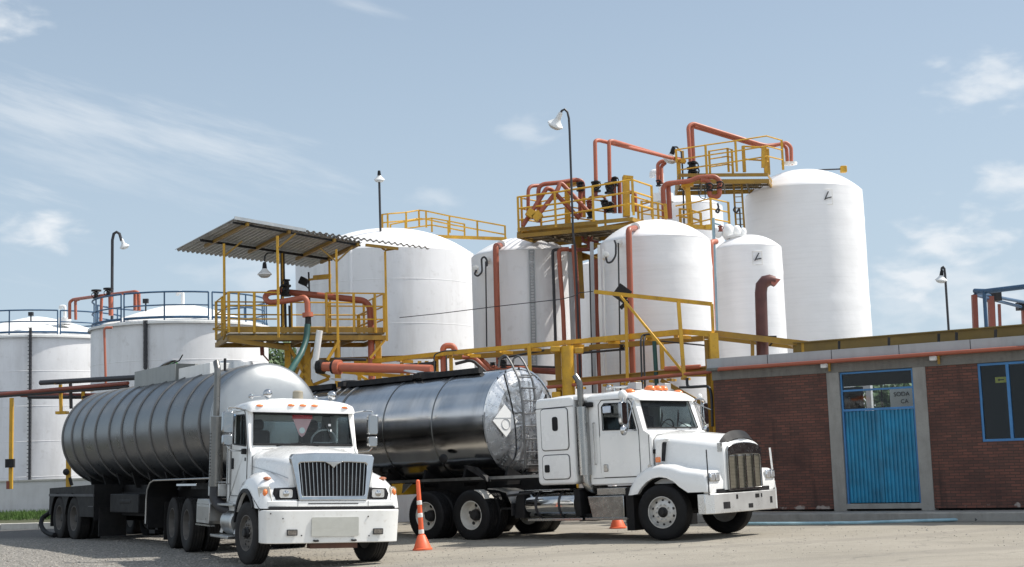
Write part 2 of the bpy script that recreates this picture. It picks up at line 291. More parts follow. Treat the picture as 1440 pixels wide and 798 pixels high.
def brick_mat():
    m=bpy.data.materials.new('brick');m.use_nodes=True;t=m.node_tree;b=t.nodes['Principled BSDF'];n=t.nodes.new;L=t.links.new
    tc=n('ShaderNodeTexCoord');sp=n('ShaderNodeSeparateXYZ');L(tc.outputs['Object'],sp.inputs[0])
    cb=n('ShaderNodeCombineXYZ');ad=n('ShaderNodeMath');ad.operation='ADD';L(sp.outputs[0],ad.inputs[0]);L(sp.outputs[1],ad.inputs[1]);L(ad.outputs[0],cb.inputs[0]);L(sp.outputs[2],cb.inputs[1])
    wob=n('ShaderNodeTexNoise');wob.inputs['Scale'].default_value=6;L(cb.outputs[0],wob.inputs[0]);wv=n('ShaderNodeVectorMath');wv.operation='SCALE';L(wob.outputs[1],wv.inputs[0]);wv.inputs['Scale'].default_value=.012
    av=n('ShaderNodeVectorMath');av.operation='ADD';L(cb.outputs[0],av.inputs[0]);L(wv.outputs[0],av.inputs[1])
    br=n('ShaderNodeTexBrick');L(av.outputs[0],br.inputs[0]);br.inputs['Scale'].default_value=1;br.inputs['Brick Width'].default_value=.21;br.inputs['Row Height'].default_value=.062;br.inputs['Mortar Size'].default_value=.007;br.inputs['Mortar Smooth'].default_value=.3;br.inputs['Bias'].default_value=-.1
    br.inputs['Color1'].default_value=(.165,.066,.048,1);br.inputs['Color2'].default_value=(.088,.045,.036,1);br.inputs['Mortar'].default_value=(.055,.040,.034,1)
    ns=n('ShaderNodeTexNoise');ns.inputs['Scale'].default_value=1.1;ns.inputs['Detail'].default_value=8;L(cb.outputs[0],ns.inputs[0])
    mr=n('ShaderNodeMapRange');L(ns.outputs[0],mr.inputs[0]);mr.inputs[1].default_value=.42;mr.inputs[2].default_value=.68;mr.inputs[4].default_value=.75
    mx=n('ShaderNodeMix');mx.data_type='RGBA';L(mr.outputs[0],mx.inputs[0]);L(br.outputs[0],mx.inputs[6]);mx.inputs[7].default_value=(.055,.028,.024,1)
    # damp dark band of old splash near the ground and soot runs with their own shape
    mp=n('ShaderNodeMapping');mp.inputs['Scale'].default_value=(1.6,.18,1);L(cb.outputs[0],mp.inputs[0]);n2=n('ShaderNodeTexNoise');n2.inputs['Scale'].default_value=2.2;n2.inputs['Detail'].default_value=6;L(mp.outputs[0],n2.inputs[0])
    m2=n('ShaderNodeMapRange');L(n2.outputs[0],m2.inputs[0]);m2.inputs[1].default_value=.58;m2.inputs[2].default_value=.72;m2.inputs[4].default_value=.7
    x2=n('ShaderNodeMix');x2.data_type='RGBA';L(m2.outputs[0],x2.inputs[0]);L(mx.outputs[2],x2.inputs[6]);x2.inputs[7].default_value=(.03,.02,.018,1)
    # lime bloom on a few bricks low down
    n4=n('ShaderNodeTexNoise');n4.inputs['Scale'].default_value=2.6;n4.inputs['Detail'].default_value=3;L(av.outputs[0],n4.inputs[0])
    zz=n('ShaderNodeMapRange');L(sp.outputs[2],zz.inputs[0]);zz.inputs[1].default_value=.75;zz.inputs[2].default_value=.3
    mu=n('ShaderNodeMath');mu.operation='MULTIPLY';L(n4.outputs[0],mu.inputs[0]);L(zz.outputs[0],mu.inputs[1])
    m4=n('ShaderNodeMapRange');L(mu.outputs[0],m4.inputs[0]);m4.inputs[1].default_value=.55;m4.inputs[2].default_value=.6;m4.inputs[4].default_value=.8
    x4=n('ShaderNodeMix');x4.data_type='RGBA';L(m4.outputs[0],x4.inputs[0]);L(x2.outputs[2],x4.inputs[6]);x4.inputs[7].default_value=(.4,.36,.33,1)
    L(x4.outputs[2],b.inputs['Base Color']);b.inputs['Roughness'].default_value=.85
    bp=n('ShaderNodeBump');bp.inputs['Distance'].default_value=.006;bp.invert=True;L(br.outputs['Fac'],bp.inputs['Height']);L(bp.outputs[0],b.inputs['Normal'])
    return m
brick=brick_mat()
def ground_mat():
    m=bpy.data.materials.new('yard_ground');m.use_nodes=True;t=m.node_tree;b=t.nodes['Principled BSDF'];n=t.nodes.new;L=t.links.new
    tc=n('ShaderNodeTexCoord');co=tc.outputs['Object']
    def nse(sc,det=8,ro=.6,vec=None):
        q=n('ShaderNodeTexNoise');q.inputs['Scale'].default_value=sc;q.inputs['Detail'].default_value=det;q.inputs['Roughness'].default_value=ro;L(vec or co,q.inputs[0]);return q.outputs[0]
    def rng(v,a,b_,c=0,d=1):
        q=n('ShaderNodeMapRange');L(v,q.inputs[0]);q.inputs[1].default_value=a;q.inputs[2].default_value=b_;q.inputs[3].default_value=c;q.inputs[4].default_value=d;return q.outputs[0]
    def mix(f,a,b_):
        q=n('ShaderNodeMix');q.data_type='RGBA';L(f,q.inputs[0])
        for i,v in ((6,a),(7,b_)):
            if isinstance(v,tuple): q.inputs[i].default_value=(*v,1)
            else: L(v,q.inputs[i])
        return q.outputs[2]
    mp=n('ShaderNodeMapping');mp.inputs['Rotation'].default_value=(0,0,R(-8));mp.inputs['Scale'].default_value=(.22,1.5,1);L(co,mp.inputs[0])
    base=mix(rng(nse(.35),.3,.7),(.245,.222,.180),(.325,.295,.245))
    base=mix(rng(nse(1.6,9,.7,mp.outputs[0]),.50,.68,0,.5),base,(.215,.192,.16))
    base=mix(rng(nse(3.5,6,.7),.55,.75,0,.35),base,(.40,.38,.34))
    wv=n('ShaderNodeTexWave');wv.wave_type='RINGS';wv.rings_direction='Z';wv.inputs['Scale'].default_value=.085;wv.inputs['Distortion'].default_value=5;wv.inputs['Detail'].default_value=3;wv.inputs['Detail Scale'].default_value=.6
    mpw=n('ShaderNodeMapping');mpw.inputs['Location'].default_value=(2,-44,0);L(co,mpw.inputs[0]);L(mpw.outputs[0],wv.inputs[0])
    base=mix(rng(wv.outputs[1],.86,.98,0,.42),base,(.20,.18,.152))
    base=mix(rng(nse(.8,7,.72),.56,.66,0,.45),base,(.19,.172,.148))
    base=mix(rng(nse(1.3,3,.5),.70,.74,0,.6),base,(.09,.083,.075))
    vc=n('ShaderNodeTexVoronoi');vc.feature='DISTANCE_TO_EDGE';vc.inputs['Scale'].default_value=.42;wq=n('ShaderNodeVectorMath');wq.operation='ADD';nq_=n('ShaderNodeTexNoise');nq_.inputs['Scale'].default_value=1.3;nq_.inputs['Detail'].default_value=6;L(co,nq_.inputs[0]);L(co,wq.inputs[0]);L(nq_.outputs[1],wq.inputs[1]);L(wq.outputs[0],vc.inputs[0])
    base=mix(rng(vc.outputs[0],.012,.0,0,.55),base,(.12,.11,.095))
    base=mix(rng(nse(.28,5,.6),.52,.70,0,.4),base,(.215,.20,.172))
    base=mix(rng(nse(28,4,.7),.52,.75,0,.5),base,(.2,.18,.155))
    base=mix(rng(nse(140,3,.6),.5,.8,0,.5),base,(.44,.42,.38))
    # gravel on the left
    sp=n('ShaderNodeSeparateXYZ');L(co,sp.inputs[0])
    gx=rng(sp.outputs[0],-2.5,-6.5);a=n('ShaderNodeMath');a.operation='ADD';L(gx,a.inputs[0]);L(rng(nse(.9,6),.3,.7,-.35,.35),a.inputs[1]);gm=rng(a.outputs[0],.3,.8)
    vo=n('ShaderNodeTexVoronoi');vo.inputs['Scale'].default_value=22;L(co,vo.inputs[0])
    sc_=n('ShaderNodeSeparateColor');L(vo.outputs['Color'],sc_.inputs[0])
    grav=mix(rng(sc_.outputs[0],0,1),(.20,.19,.172),(.47,.445,.40));grav=mix(rng(vo.outputs[0],.35,.6,0,.8),grav,(.12,.11,.10))
    base=mix(gm,base,grav)
    # worn asphalt strip along the far left road
    yv=rng(sp.outputs[1],35.5,37.5);xv=rng(sp.outputs[0],-3,-5);mm=n('ShaderNodeMath');mm.operation='MULTIPLY';L(yv,mm.inputs[0]);L(xv,mm.inputs[1])
    base=mix(mm.outputs[0],base,(.10,.098,.095))
    L(base,b.inputs['Base Color']);b.inputs['Roughness'].default_value=.92
    bh=n('ShaderNodeMath');bh.operation='MULTIPLY';L(vo.outputs[0],bh.inputs[0]);L(gm,bh.inputs[1])
    ah=n('ShaderNodeMath');ah.operation='ADD';L(bh.outputs[0],ah.inputs[0]);L(rng(nse(18,8,.7),0,1,0,.5),ah.inputs[1])
    bp=n('ShaderNodeBump');bp.inputs['Distance'].default_value=.03;L(ah.outputs[0],bp.inputs['Height']);L(bp.outputs[0],b.inputs['Normal'])
    return m
# ================================================================== GROUND
def gz(x,y):
    d=((x+3.6)/4.2)**2+((y-25.2)/5.5)**2
    return -.13*math.exp(-d)
mb=MB();xs=[-400,-200,-100,-60,-40,-25]+[-20+i*.5 for i in range(81)]+[25,40,60,100,200,400];ys=[-300,-120,-50,-10,0,8]+[12+i*.5 for i in range(61)]+[48,60,80,120,250,600,2000]
nx=len(xs)
for y in ys:
    for x in xs: mb.v.append(Vector((x,y,gz(x,y)+(.012*noise.noise(Vector((x*.4,y*.4,0))) if -20<=x<=20 and 12<=y<=42 else 0))))
for j in range(len(ys)-1):
    for i in range(nx-1): mb.f.append([j*nx+i,j*nx+i+1,(j+1)*nx+i+1,(j+1)*nx+i])
struct(obj('ground',mb,ground_mat()))
# loose stones of the gravel
rs=random.Random(3);mb=MB()
def stone(x,y,r):
    z=gz(x,y)
    t=[(1,0,-.2),(-.5,.87,-.2),(-.5,-.87,-.2),(0,0,.7),(.3,.5,.45),(-.6,0,.4)]
    a=rs.uniform(0,6.28);b=len(mb.v)
    for p in t:
        q=Vector((p[0]*rs.uniform(.6,1.2),p[1]*rs.uniform(.6,1.2),p[2]*rs.uniform(.5,1)))*r
        mb.v.append(Vector((x+q.x*math.cos(a)-q.y*math.sin(a),y+q.x*math.sin(a)+q.y*math.cos(a),z+.004+q.z)))
    for f in [(0,1,4),(1,5,4),(1,2,5),(2,3,5),(2,0,3),(0,4,3),(3,4,5)]: mb.f.append([i+b for i in f])
for k in range(5200):
    y=rs.uniform(21.5,34);x=rs.uniform(-13,-3.2)*y/27
    stone(x,y,rs.uniform(.008,.028)*(1.7 if rs.random()<.06 else 1))
for k in range(700):
    y=rs.uniform(22,31);x=rs.gauss(-1.9,1.1);stone(x,y,rs.uniform(.006,.02))
for k in range(350):
    y=rs.uniform(21,31);x=rs.uniform(-3,12);stone(x,y,rs.uniform(.005,.015))
for k in range(900):
    y=rs.uniform(22,31);x=rs.uniform(-4,11);stone(x,y,rs.uniform(.006,.02)*(2.0 if rs.random()<.05 else 1))
gs=obj('loose_stones',mb,mat('stone',(.30,.28,.25),.9,var=.45,vscale=9),flat=True);struct(gs,'stuff')
# road kerb, verge and dike walls
def kerb(name,a,b,w,h,m,mats):
    mb=MB();a=Vector(a);b=Vector(b);L_=(b-a).length;n_=int(L_/1.2);d=(b-a)/n_
    for i in range(n_):
        mb.bar(a+d*i+d*.006,a+d*(i+1)-d*.006,w,h)
    return obj(name,mb,mats,bev=.012)
struct(kerb('kerb',(-30,45.6,.08),(-7,41.6,.08),.3,.20,None,conc_l))
mb=MB();mb.add([(-34,46.4,.14),(-7,42,.14),(-7,49.5,.34),(-34,50,.36)],[(0,1,2,3)])
struct(obj('verge',mb,mat('verge_soil',(.06,.065,.03),.95,var=.4,vscale=5)))
mb=MB();rs=random.Random(11)
for k in range(15000):
    x=rs.uniform(-20,-8);y=rs.uniform(46.0-(x+20)*.19,49.3);z=.14+(y-43)*.03;h=rs.uniform(.05,.17);a=rs.uniform(0,3.14);dx,dy=math.cos(a)*.012,math.sin(a)*.012;tx,ty=rs.uniform(-.06,.06),rs.uniform(-.06,.06)
    b=len(mb.v);mb.v+=[Vector((x-dx,y-dy,z)),Vector((x+dx,y+dy,z)),Vector((x+tx,y+ty,z+h))];mb.f.append([b,b+1,b+2])
struct(obj('grass',mb,mat('grass_blades',(.06,.12,.02),.8,var=.4,vscale=2)),'stuff')
t=thing('dike_wall','low white painted dike wall in front of the two left tanks with blue railings','wall',(-17,50,0))
mb=MB().box(-34,-7.2,50,50.25,0,1.38);obj('wall_panel',mb,dike,t)
mb=MB().box(-34.02,-7.18,49.96,50.29,1.38,1.44);obj('coping',mb,conc_l,t)
a=at(500,700,40);b=at(1010,690,35.2)
t=thing('dike_wall','low pinkish white dike wall seen under the polished tanker trailer','wall',(a.x,a.y,0))
mb=MB().bar((a.x,a.y,.5),(b.x,b.y,.5),.2,1.0);obj('wall_panel',mb,dike,t)
mb=MB().bar((a.x,a.y,1.03),(b.x,b.y,1.03),.26,.06);obj('coping',mb,conc_l,t)
# ================================================================== TANKS
def tank(label,cx,Y,rim_y,rad_px,rough=white_tank,dome=.22,rim=0,vent=None,apex=None,group=None,bands=0,base=0,taper=0):
    c=at(cx,rim_y,Y);Rr=rad_px*Y/2000;near=at(cx,rim_y,Y-Rr);z=near.z
    t=thing('storage_tank',label,'storage tank',(c.x,c.y,base),group)
    h=z-base;M_=Matrix.Translation((c.x,c.y,base))
    prof=[(Rr,0)];
    kk=max(2,int(h/1.2))
    for i in range(1,kk+1):
        zz=h*i/kk;prof.append((Rr*(1-taper*i/kk),zz-.02));
        if bands and i<kk: prof+= [(Rr*(1-taper*i/kk)+.012,zz-.015),(Rr*(1-taper*i/kk)+.012,zz+.03),(Rr*(1-taper*i/kk),zz+.05)]
    Rt=Rr*(1-taper)
    if rough is white_tank2:
        prof=[];m_=60
        for i in range(m_+1):
            zz=h*i/m_-(.02 if i==m_ else 0);q=noise.noise(Vector((cx*.37,zz*1.1,0)))*.014+noise.noise(Vector((cx,zz*5,3)))*.005
            for zb in (.33,.62,.90):
                q+=.012*math.exp(-((zz-h*zb)/.10)**2)
            prof.append((Rr*(1-taper*i/m_)+q,zz))
    obj('shell',MB().lathe(prof,M_,96),rough,t,ang=50)
    dm=[(Rt,h-.03)] if not rim else [(Rt+rim,h-.06),(Rt+rim,h+.03)]
    n=14;hd=dome*Rt
    for i in range(0 if not rim else 1,n+1):
        s_=1-i/n;dm.append((max(.001,Rt*s_),h+(.03 if rim else -.02)+hd*(1-s_**(1.35 if rim else 2.3))))
    obj('roof',MB().lathe(dm,M_,96),white_rim if rim else rough,t,ang=60)
    return t,c,Rt,z,base
def vent(t,x,y,z,s=1,goose=True):
    mb=MB().tube([(x,y,z),(x,y,z+.45*s),(x,y,z+.62*s),(x-.22*s,y,z+.62*s),(x-.22*s,y,z+.48*s)],.075*s,12,fil=.12*s)
    mb.lathe([(.0001,z+.05),(.30*s,z+.05),(.30*s,z-.25),],Matrix.Translation((x,y,0)),20)
    return obj('vent',mb,white_pl,t)
def ring_rail(t,c,Rr,z,h,gaps,n=15,mt=None,half=None):
    mb=MB();mt=mt or blue_rail
    for (a0,a1) in gaps:
        m=max(2,int(n*(a1-a0)/(2*math.pi)))
        P=[(c.x+Rr*math.cos(a0+(a1-a0)*i/(m*3)),c.y+Rr*math.sin(a0+(a1-a0)*i/(m*3))) for i in range(m*3+1)]
        for f,r in ((1,.035),(.52,.028),(.08,.05)):
            mb.tube([(x,y,z+h*f) for x,y in P],r,6)
        for i in range(0,m*3+1,3): mb.tube([(P[i][0],P[i][1],z-.35),(P[i][0],P[i][1],z+h)],.032,6)
    return obj('railing',mb,mt,t)
# far left pair, domed with overhanging rims
tA,cA,RA,zA,_=tank('squat white tank at the far left edge with dark blue roof railing',52,66,472,123,dome=.31,rim=.12,group='squat white tanks on the left')
tB,cB,RB,zB,_=tank('squat white tank with blue roof railing, just left of the canopy platform',254,57,452,122,dome=.30,rim=.12,group='squat white tanks on the left')
for (t,c,Rr,z,px,vy,Y) in ((tA,cA,RA,zA,91,446,64),(tB,cB,RB,zB,257,428,57)):
    g=math.radians(-90)
    def ga(p): 
        q=at(p,450,c.y-Rr*.9);return math.atan2(q.y-c.y,q.x-c.x)
    if px==91: G=[(ga(87)+.02,ga(87)+.02+1.5*math.pi*.98),(ga(84)-.0-1.7,ga(84)-.02)]; G=[(-math.pi/2-1.5,ga(83)),(ga(88),-math.pi/2+1.5),(math.pi/2-1.5,math.pi/2+1.5)]
    else: G=[(-math.pi/2-1.5,ga(168)),(ga(174),ga(296)),(ga(303),-math.pi/2+1.5),(math.pi/2-1.5,math.pi/2+1.5)]
    ring_rail(t,c,Rr*.985,z+.10,1.05,G)
    v=at(px,vy,Y);vent(t,v.x,v.y,v.z-.1,.95)
for (t,c,Rr,px,y0,y1) in ((tA,cA,RA,43,462,676),(tB,cB,RB,205,452,520)):
    a=at(px,y0,c.y-Rr*.98-.1);b=at(px-.006*(y1-y0),y1,c.y-Rr*.98-.1);mb=MB().bar(a,b,.16,.08)
    for i in range(40):
        z=a.z-(a.z-b.z)*i/40;mb.box(a.x-.09,a.x+.09,a.y-.07,a.y-.05,z,z+.03)
    obj('level_gauge',mb,conduit,t)
# scaffold pipe on tank B left
mb=MB().tube([at(158,461,51.6),at(146.5,461,51.6),at(149,545,51.4)],.045,8,fil=.12)
obj('pipe',mb,salmon,tB)
tC,cC,RC,zC,_=tank('largest grey white tank behind the canopy platform, with yellow railings on its roof',544,51,347,129,dome=.34,rim=.0,group=None)
t3,c3,R3,z3,_=tank('mid height white tank with a ladder strip, left of the tall lamp pole',735,43,350,73.5,rough=white_tank,dome=.36,bands=0,group='tall white process tanks')
t4,c4,R4,z4,_=tank('white fibreglass tank behind the sleeper truck cab, orange downpipe on its left side',920,39.5,330,79,rough=white_tank2,dome=.42,bands=0,group='tall white process tanks',taper=.0)
t5,c5,R5,z5,_=tank('small white tank standing between the brown duct and the tank with the orange downpipe',1051,42,343,47.5,rough=white_tank2,dome=.42,bands=0,group='tall white process tanks')
t6,c6,R6,z6,_=tank('tallest white tank at the right, rising behind the brick building',1128,47,258,84.5,rough=white_tank2,dome=.42,bands=0,group='tall white process tanks',taper=.02)
t7,c7,R7,z7,_=tank('white tank half hidden behind the pipework, its domed roof below the upper platform',957,52,283,59,rough=white_tank2,dome=.30,bands=1,group='tall white process tanks')
t8,c8,R8,z8,_=tank('white tank mostly hidden in the gap between the ladder tank and the fibreglass tank',868,46,366,60,rough=white_tank,dome=.22,group='tall white process tanks')
v=at(930,262,50);vent(t7,v.x,v.y,v.z-.35,1.4)
v=at(781,334,40.6)
def nozzle(t,px,py,Y,r=.09):
    p=at(px,py,Y);mb=MB().tube([p,p+Vector((0,.5,0))],r,14);mb.tube([p+Vector((0,.06,0)),p+Vector((0,.1,0))],r*1.7,14);return obj('nozzle',mb,white_rim,t)
# lifting marks on the two fibreglass tanks
for t,px,py,Y,s in ((t6,1163,276,None,.75),(t5,1065,362,None,.6)):
    c,Rr=(c6,R6) if t is t6 else (c5,R5)
    q=at(px,py,c.y);yy=c.y-math.sqrt(max(.01,Rr**2-(q.x*0.96-c.x)**2))-.04;p=at(px,py,yy)
    mb=MB().bar(p+Vector((-.08,0,-.16*s)),p+Vector((.05,0,.2*s)),.035,.03).bar(p+Vector((-.05,0,-.1*s)),p+Vector((.2*s,.04,-.03)),.03,.03)
    obj('lifting_lug',mb,conduit,t)
    fr=[p+Vector((-.22*s,.03,-.35*s)),p+Vector((.24*s,.03,-.35*s)),p+Vector((.24*s,.03,.3*s)),p+Vector((-.22*s,.03,.3*s))]
    mb=MB().tube(fr,.012,5,closed=True);obj('pad_edge',mb,white_rim,t)
# arm on top of tallest tank
p=at(1132,240,47);q=at(1184,238,46.6)
t=thing('floodlight','small yellow floodlight on an arm over the tallest tank','floodlight',(p.x,p.y,p.z))
obj('arm',MB().tube([p,q],.025,6),conduit,t);obj('lamp_head',MB().box(q.x-.05,q.x+.15,q.y-.1,q.y+.1,q.z-.12,q.z+.1),yellow,t,bev=.02)
# man hole tops on the roofs
for t,c,Rr,z,dx in ((t3,c3,R3,z3,.15),(t4,c4,R4,z4,-.9),(t5,c5,R5,z5,-.3),(t6,c6,R6,z6,-.1)):
    dz=.2*Rr if t is not t4 else .12
    obj('manhole',MB().lathe([(.001,z+dz+.16),(.3,z+dz+.16),(.3,z+dz+.1),(.25,z+dz+.1),(.25,z)],Matrix.Translation((c.x+dx,c.y-.2,0)),20),white_rim,t)
for px,py,Y in ((787,322,41.4),(910,313,39)):
    pass
# vertical slotted ladder strip on T3
a=at(747.5,352,41.35);b=at(752,545,41.35);mb=MB()
for sx in (-.07,.07): mb.bar(a+Vector((sx,0,0)),b+Vector((sx,0,0)),.03,.05)
k=46
for i in range(k): 
    p=a.lerp(b,i/k);mb.bar(p-Vector((.07,0,0)),p+Vector((.07,0,0)),.03,.045)
obj('ladder',mb,grey_pipe,t3)
# sampling loop (black hose + conduit) on T3 and T4
def loop(t,pts,Y,r=.028,m=conduit):
    return obj('hose_loop',MB().tube([at(x,y,Y) for x,y in pts],r,7,fil=.12),m,t)
loop(t3,[(670,380),(667,386),(672,389),(678,383),(677,364),(681,361),(685,366),(685,374),(682.5,374)],41.1)
loop(t3,[(683,368),(684.5,488)],41.15,.022)
loop(t4,[(852,362),(854,370),(860,369),(866,360),(866,343),(864,338)],37.65,.028)
loop(t4,[(869.5,342),(873,560)],37.75,.022)
for t,px,py,Y in ((t3,669,378,41.3),(t3,686,366,41.4),(t4,852,359,37.9),(t4,871,342,38.0)):
    p=at(px,py,Y);obj('nozzle',MB().tube([p+Vector((0,-.1,0)),p+Vector((0,.8,0))],.055,10).tube([p+Vector((0,-.02,0)),p+Vector((0,.03,0))],.1,10),white_rim,t)
# orange downpipes belonging to their tanks
def down(t,pts,Y,r,m,fil=.15,n=12):
    return obj('downpipe',MB().tube([at(*p,Y) if len(p)==2 else at(*p) for p in pts],r,n,fil=fil),m,t)
down(t3,[(704,345.5,41.9),(697,346,41.0),(699,430,41.0),(703,548,41.0)],41,.088,orange)
down(t4,[(893,321,38.4),(884,323,37.6),(887,440,37.6),(891,562,37.6)],37.6,.082,orange)
for t,px,py,Y in ((t3,704,345.5,41.8),(t4,893,321,38.4)):
    p=at(px,py,Y);obj('flange',MB().tube([p,p+Vector((.05,.12,0))],.15,14),white_rim,t)
# white downpipes of the biggest tank
for i,(px,py,y2) in enumerate(((493,350,600),(441,376,600),(458.5,374,600))):
    Yp=cC.y-math.sqrt(max(0,RC**2-((px-544)*51/2000)**2))-.12
    obj('downpipe',MB().tube([at(px+4,py-2,Yp+.5),at(px,py,Yp),at(px+3,y2,Yp)],.07 if i!=2 else .035,10,fil=.12),white_tank,tC)
# weld seams of the biggest tank
mb=MB()
for py in (392,455):
    z=at(544,py,cC.y-RC).z;mb.lathe([(RC+.001,z-.02),(RC+.007,z),(RC+.001,z+.02)],Matrix.Translation((cC.x,cC.y,0)),96)
obj('weld_seam',mb,white_tank,tC)
mb=MB()
for t,c,Rr,z,k in ((tA,cA,RA,zA,5),(tB,cB,RB,zB,5)):
    mb=MB()
    for i in range(1,k): 
        zz=z*i/k;mb.lathe([(Rr+.001,zz-.02),(Rr+.008,zz),(Rr+.001,zz+.02)],Matrix.Translation((c.x,c.y,0)),96)
    obj('weld_seam',mb,white_tank,t)
# ================================================================== RAILS
def rail(t,top,h,n=3,r=.028,m=yellow,posts=None,name='railing',rp=.034):
    """top: list of world points along the handrail"""
    mb=MB();P=[Vector(p) for p in top]
    for k in range(n):
        f=h*k/n;mb.tube([p-Vector((0,0,f)) for p in P],r,7)
    for i,p in enumerate(P):
        if posts is None or i in posts: mb.bar(p-Vector((0,0,h)),p+Vector((0,0,.01)),rp*2,rp*2)
    return obj(name,mb,m,t)
W=lambda L,Y:[at(x,y,Y) for x,y in L]
def WY(L): return [at(*p) for p in L]
WYC=lambda L:[at(x,y,Y*1.115) for x,y,Y in L]
a=at(545,330,48.9)
rt=thing('roof_walkway','yellow railed walkway on the roof of the largest tank','walkway',(a.x,a.y,a.z))
rail(rt,WYC([(537.5,302,46.3),(545,301,46),(571,299,46.2),(589,296,46.8),(599,297,46.6),(632,304,45.8),(671,311,45.2),(710,318,45)]),.62,2,m=yellow)
rail(rt,WYC([(549,316,49),(570,312,49),(607,307,49.3),(630,311,48.4),(653,315.5,48)]),.55,2,m=yellow)
mb=MB()
P=WYC([(535,326,46.3),(600,330,46.6),(712,334,45)]);Q=WYC([(549,326,48.6),(607,332,49),(655,338,47.6)])
mb.add([P[0],P[1],P[2],Q[2],Q[1],Q[0]],[(0,1,2,3,4,5)]);
mb2=MB()
for i in range(len(P)-1): mb2.bar(P[i]-Vector((0,0,.06)),P[i+1]-Vector((0,0,.06)),.05,.12)
obj('deck_edge',mb2,yellow,rt)
# ================================================================== PLATFORM over T3 (long walkway)
def deck(t,c4_,th=.16,m=yellow_d,grate=True,toe=.14):
    P=[Vector(p) for p in c4_];mb=MB()
    for i in range(4):
        a,b=P[i],P[(i+1)%4];mb.bar(a+Vector((0,0,-th*.45)),b+Vector((0,0,-th*.45)),.06,th*.7);mb.bar(a+Vector((0,0,toe/2+.05)),b+Vector((0,0,toe/2+.05)),.012,toe*.8)
    obj('deck_frame',mb,m,t)
    mb=MB();L1=(P[1]-P[0]).length;k=max(8,int(L1/.06))
    for i in range(k+1):
        a=P[0].lerp(P[1],i/k);b=P[3].lerp(P[2],i/k);mb.bar(a-Vector((0,0,.02)),b-Vector((0,0,.02)),.012,.03)
    for j in range(5):
        f=j/4;mb.bar(P[0].lerp(P[3],f)-Vector((0,0,.05)),P[1].lerp(P[2],f)-Vector((0,0,.05)),.04,.06)
    for j in range(1,4): mb.bar(P[0].lerp(P[1],j/4)-Vector((0,0,.1)),P[3].lerp(P[2],j/4)-Vector((0,0,.1)),.05,.1)
    obj('grating',mb,mat('grating',(.13,.10,.06),.6,.3,var=.3),t)
a=at(728,328,41);p1=thing('access_platform','long yellow railed platform over the ladder tank, crowded with red brown pipes','platform',(a.x,a.y,a.z))
n0,n1=at(728,329,40.8),at(889,303,39.6);f1,f0=at(918,309,41.3),at(790,333,43.6)
n1.z=f1.z=f0.z=n0.z
deck(p1,[n0,n1,n1+Vector((.75,1.35,0)),n0+Vector((.9,1.9,0))])
rail(p1,WY([(728,277.5,40.8),(780,271,40.4),(833,262.5,40.0),(889,253,39.6),(916,262,40.9)]),1.02,3,posts=[0,1,2,3,4])
rail(p1,WY([(733,279,41),(760,284,42.5),(800,277,42.4),(850,283,41.9)]),.95,3,r=.024)
rail(p1,WY([(889,276,40.0),(916,284,41.2),(897,289,41.6)]),.45,2,r=.024,name='gate')
mb=MB().bar(at(880,249,41),at(881,305,41),.26,.2).bar(at(876,249.5,41),at(890,251,41),.3,.08)
mb.bar(at(797.5,262,42),at(798,318,42),.12,.16).bar(at(820,277,42.2),at(820.5,306,42.2),.10,.14)
mb.bar(at(792,262,42),at(818,256,42),.3,.14)
obj('stanchion',mb,yellow,p1)
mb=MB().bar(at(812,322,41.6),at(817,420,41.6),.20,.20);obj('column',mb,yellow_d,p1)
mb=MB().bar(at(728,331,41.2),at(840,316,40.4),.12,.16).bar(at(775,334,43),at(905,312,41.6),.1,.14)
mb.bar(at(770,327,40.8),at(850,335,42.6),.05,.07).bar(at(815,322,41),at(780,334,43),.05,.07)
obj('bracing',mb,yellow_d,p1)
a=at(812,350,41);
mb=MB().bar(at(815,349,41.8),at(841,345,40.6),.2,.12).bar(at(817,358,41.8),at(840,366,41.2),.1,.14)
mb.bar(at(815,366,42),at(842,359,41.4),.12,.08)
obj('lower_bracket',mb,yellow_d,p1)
# pipework on that platform
def pipes(name,label,cat,runs,m,group=None,valves=()):
    """runs: (points, radius, material) ; one connected assembly = one thing"""
    b=at(*runs[0][0][0]);t=thing(name,label,cat,b,group)
    for pts,r,mm in runs:
        obj('pipe',MB().tube([at(*p) for p in pts],r,12,fil=.22),mm or m,t)
    for (x,y,Y,s,mm) in valves: valve(t,at(x,y,Y),s,mm)
    return t
def valve(t,p,s=1,m=None):
    mb=MB();M_=Matrix.Translation(p)@Matrix.Scale(s,4)
    mb.lathe([(.001,-.16),(.15,-.16),(.15,-.11),(.09,-.10),(.11,0),(.09,.10),(.15,.11),(.15,.16),(.001,.16)],M_,14)
    mb.tube([p+Vector((0,-.02*s,0)),p+Vector((0,-.3*s,0))],.03*s,8)
    o=obj('valve',mb,m or black,t)
    obj('handwheel',MB().lathe([(.13*s,-.015),(.15*s,0),(.13*s,.015),(.11*s,0),(.13*s,-.015)],Matrix.Translation(p+Vector((0,-.3*s,0)))@Matrix.Rotation(R(90),4,'X'),14),m or black,o)
    return o
Yp=41.2
pipes('pipe_manifold','red brown pipes looping over the left end of the long platform','pipework',[
 ([(742.7,306,Yp),(742.7,262,Yp),(760,261,Yp+.3)],0.055,None),
 ([(757.5,313,Yp-.2),(757,260,Yp-.2),(792,256.5,Yp-.1),(816,251.5,Yp+.1),(816,306,Yp+.2)],0.066,None),
 ([(794,256,Yp+.4),(820.5,252,Yp+.5),(820.5,277,Yp+.5)],0.055,None),
 ([(735,318,Yp-.6),(769,264.5,Yp-.5),(776,267,Yp-.4),(815,308,Yp-.2)],0.066,None),
 ([(755,305,Yp-.7),(784,268,Yp-.6),(788,256,Yp-.5),(832,303,Yp-.4)],0.066,None)],orange,valves=((816,263,Yp,.8,None),(830,302,Yp-.5,.7,None)))
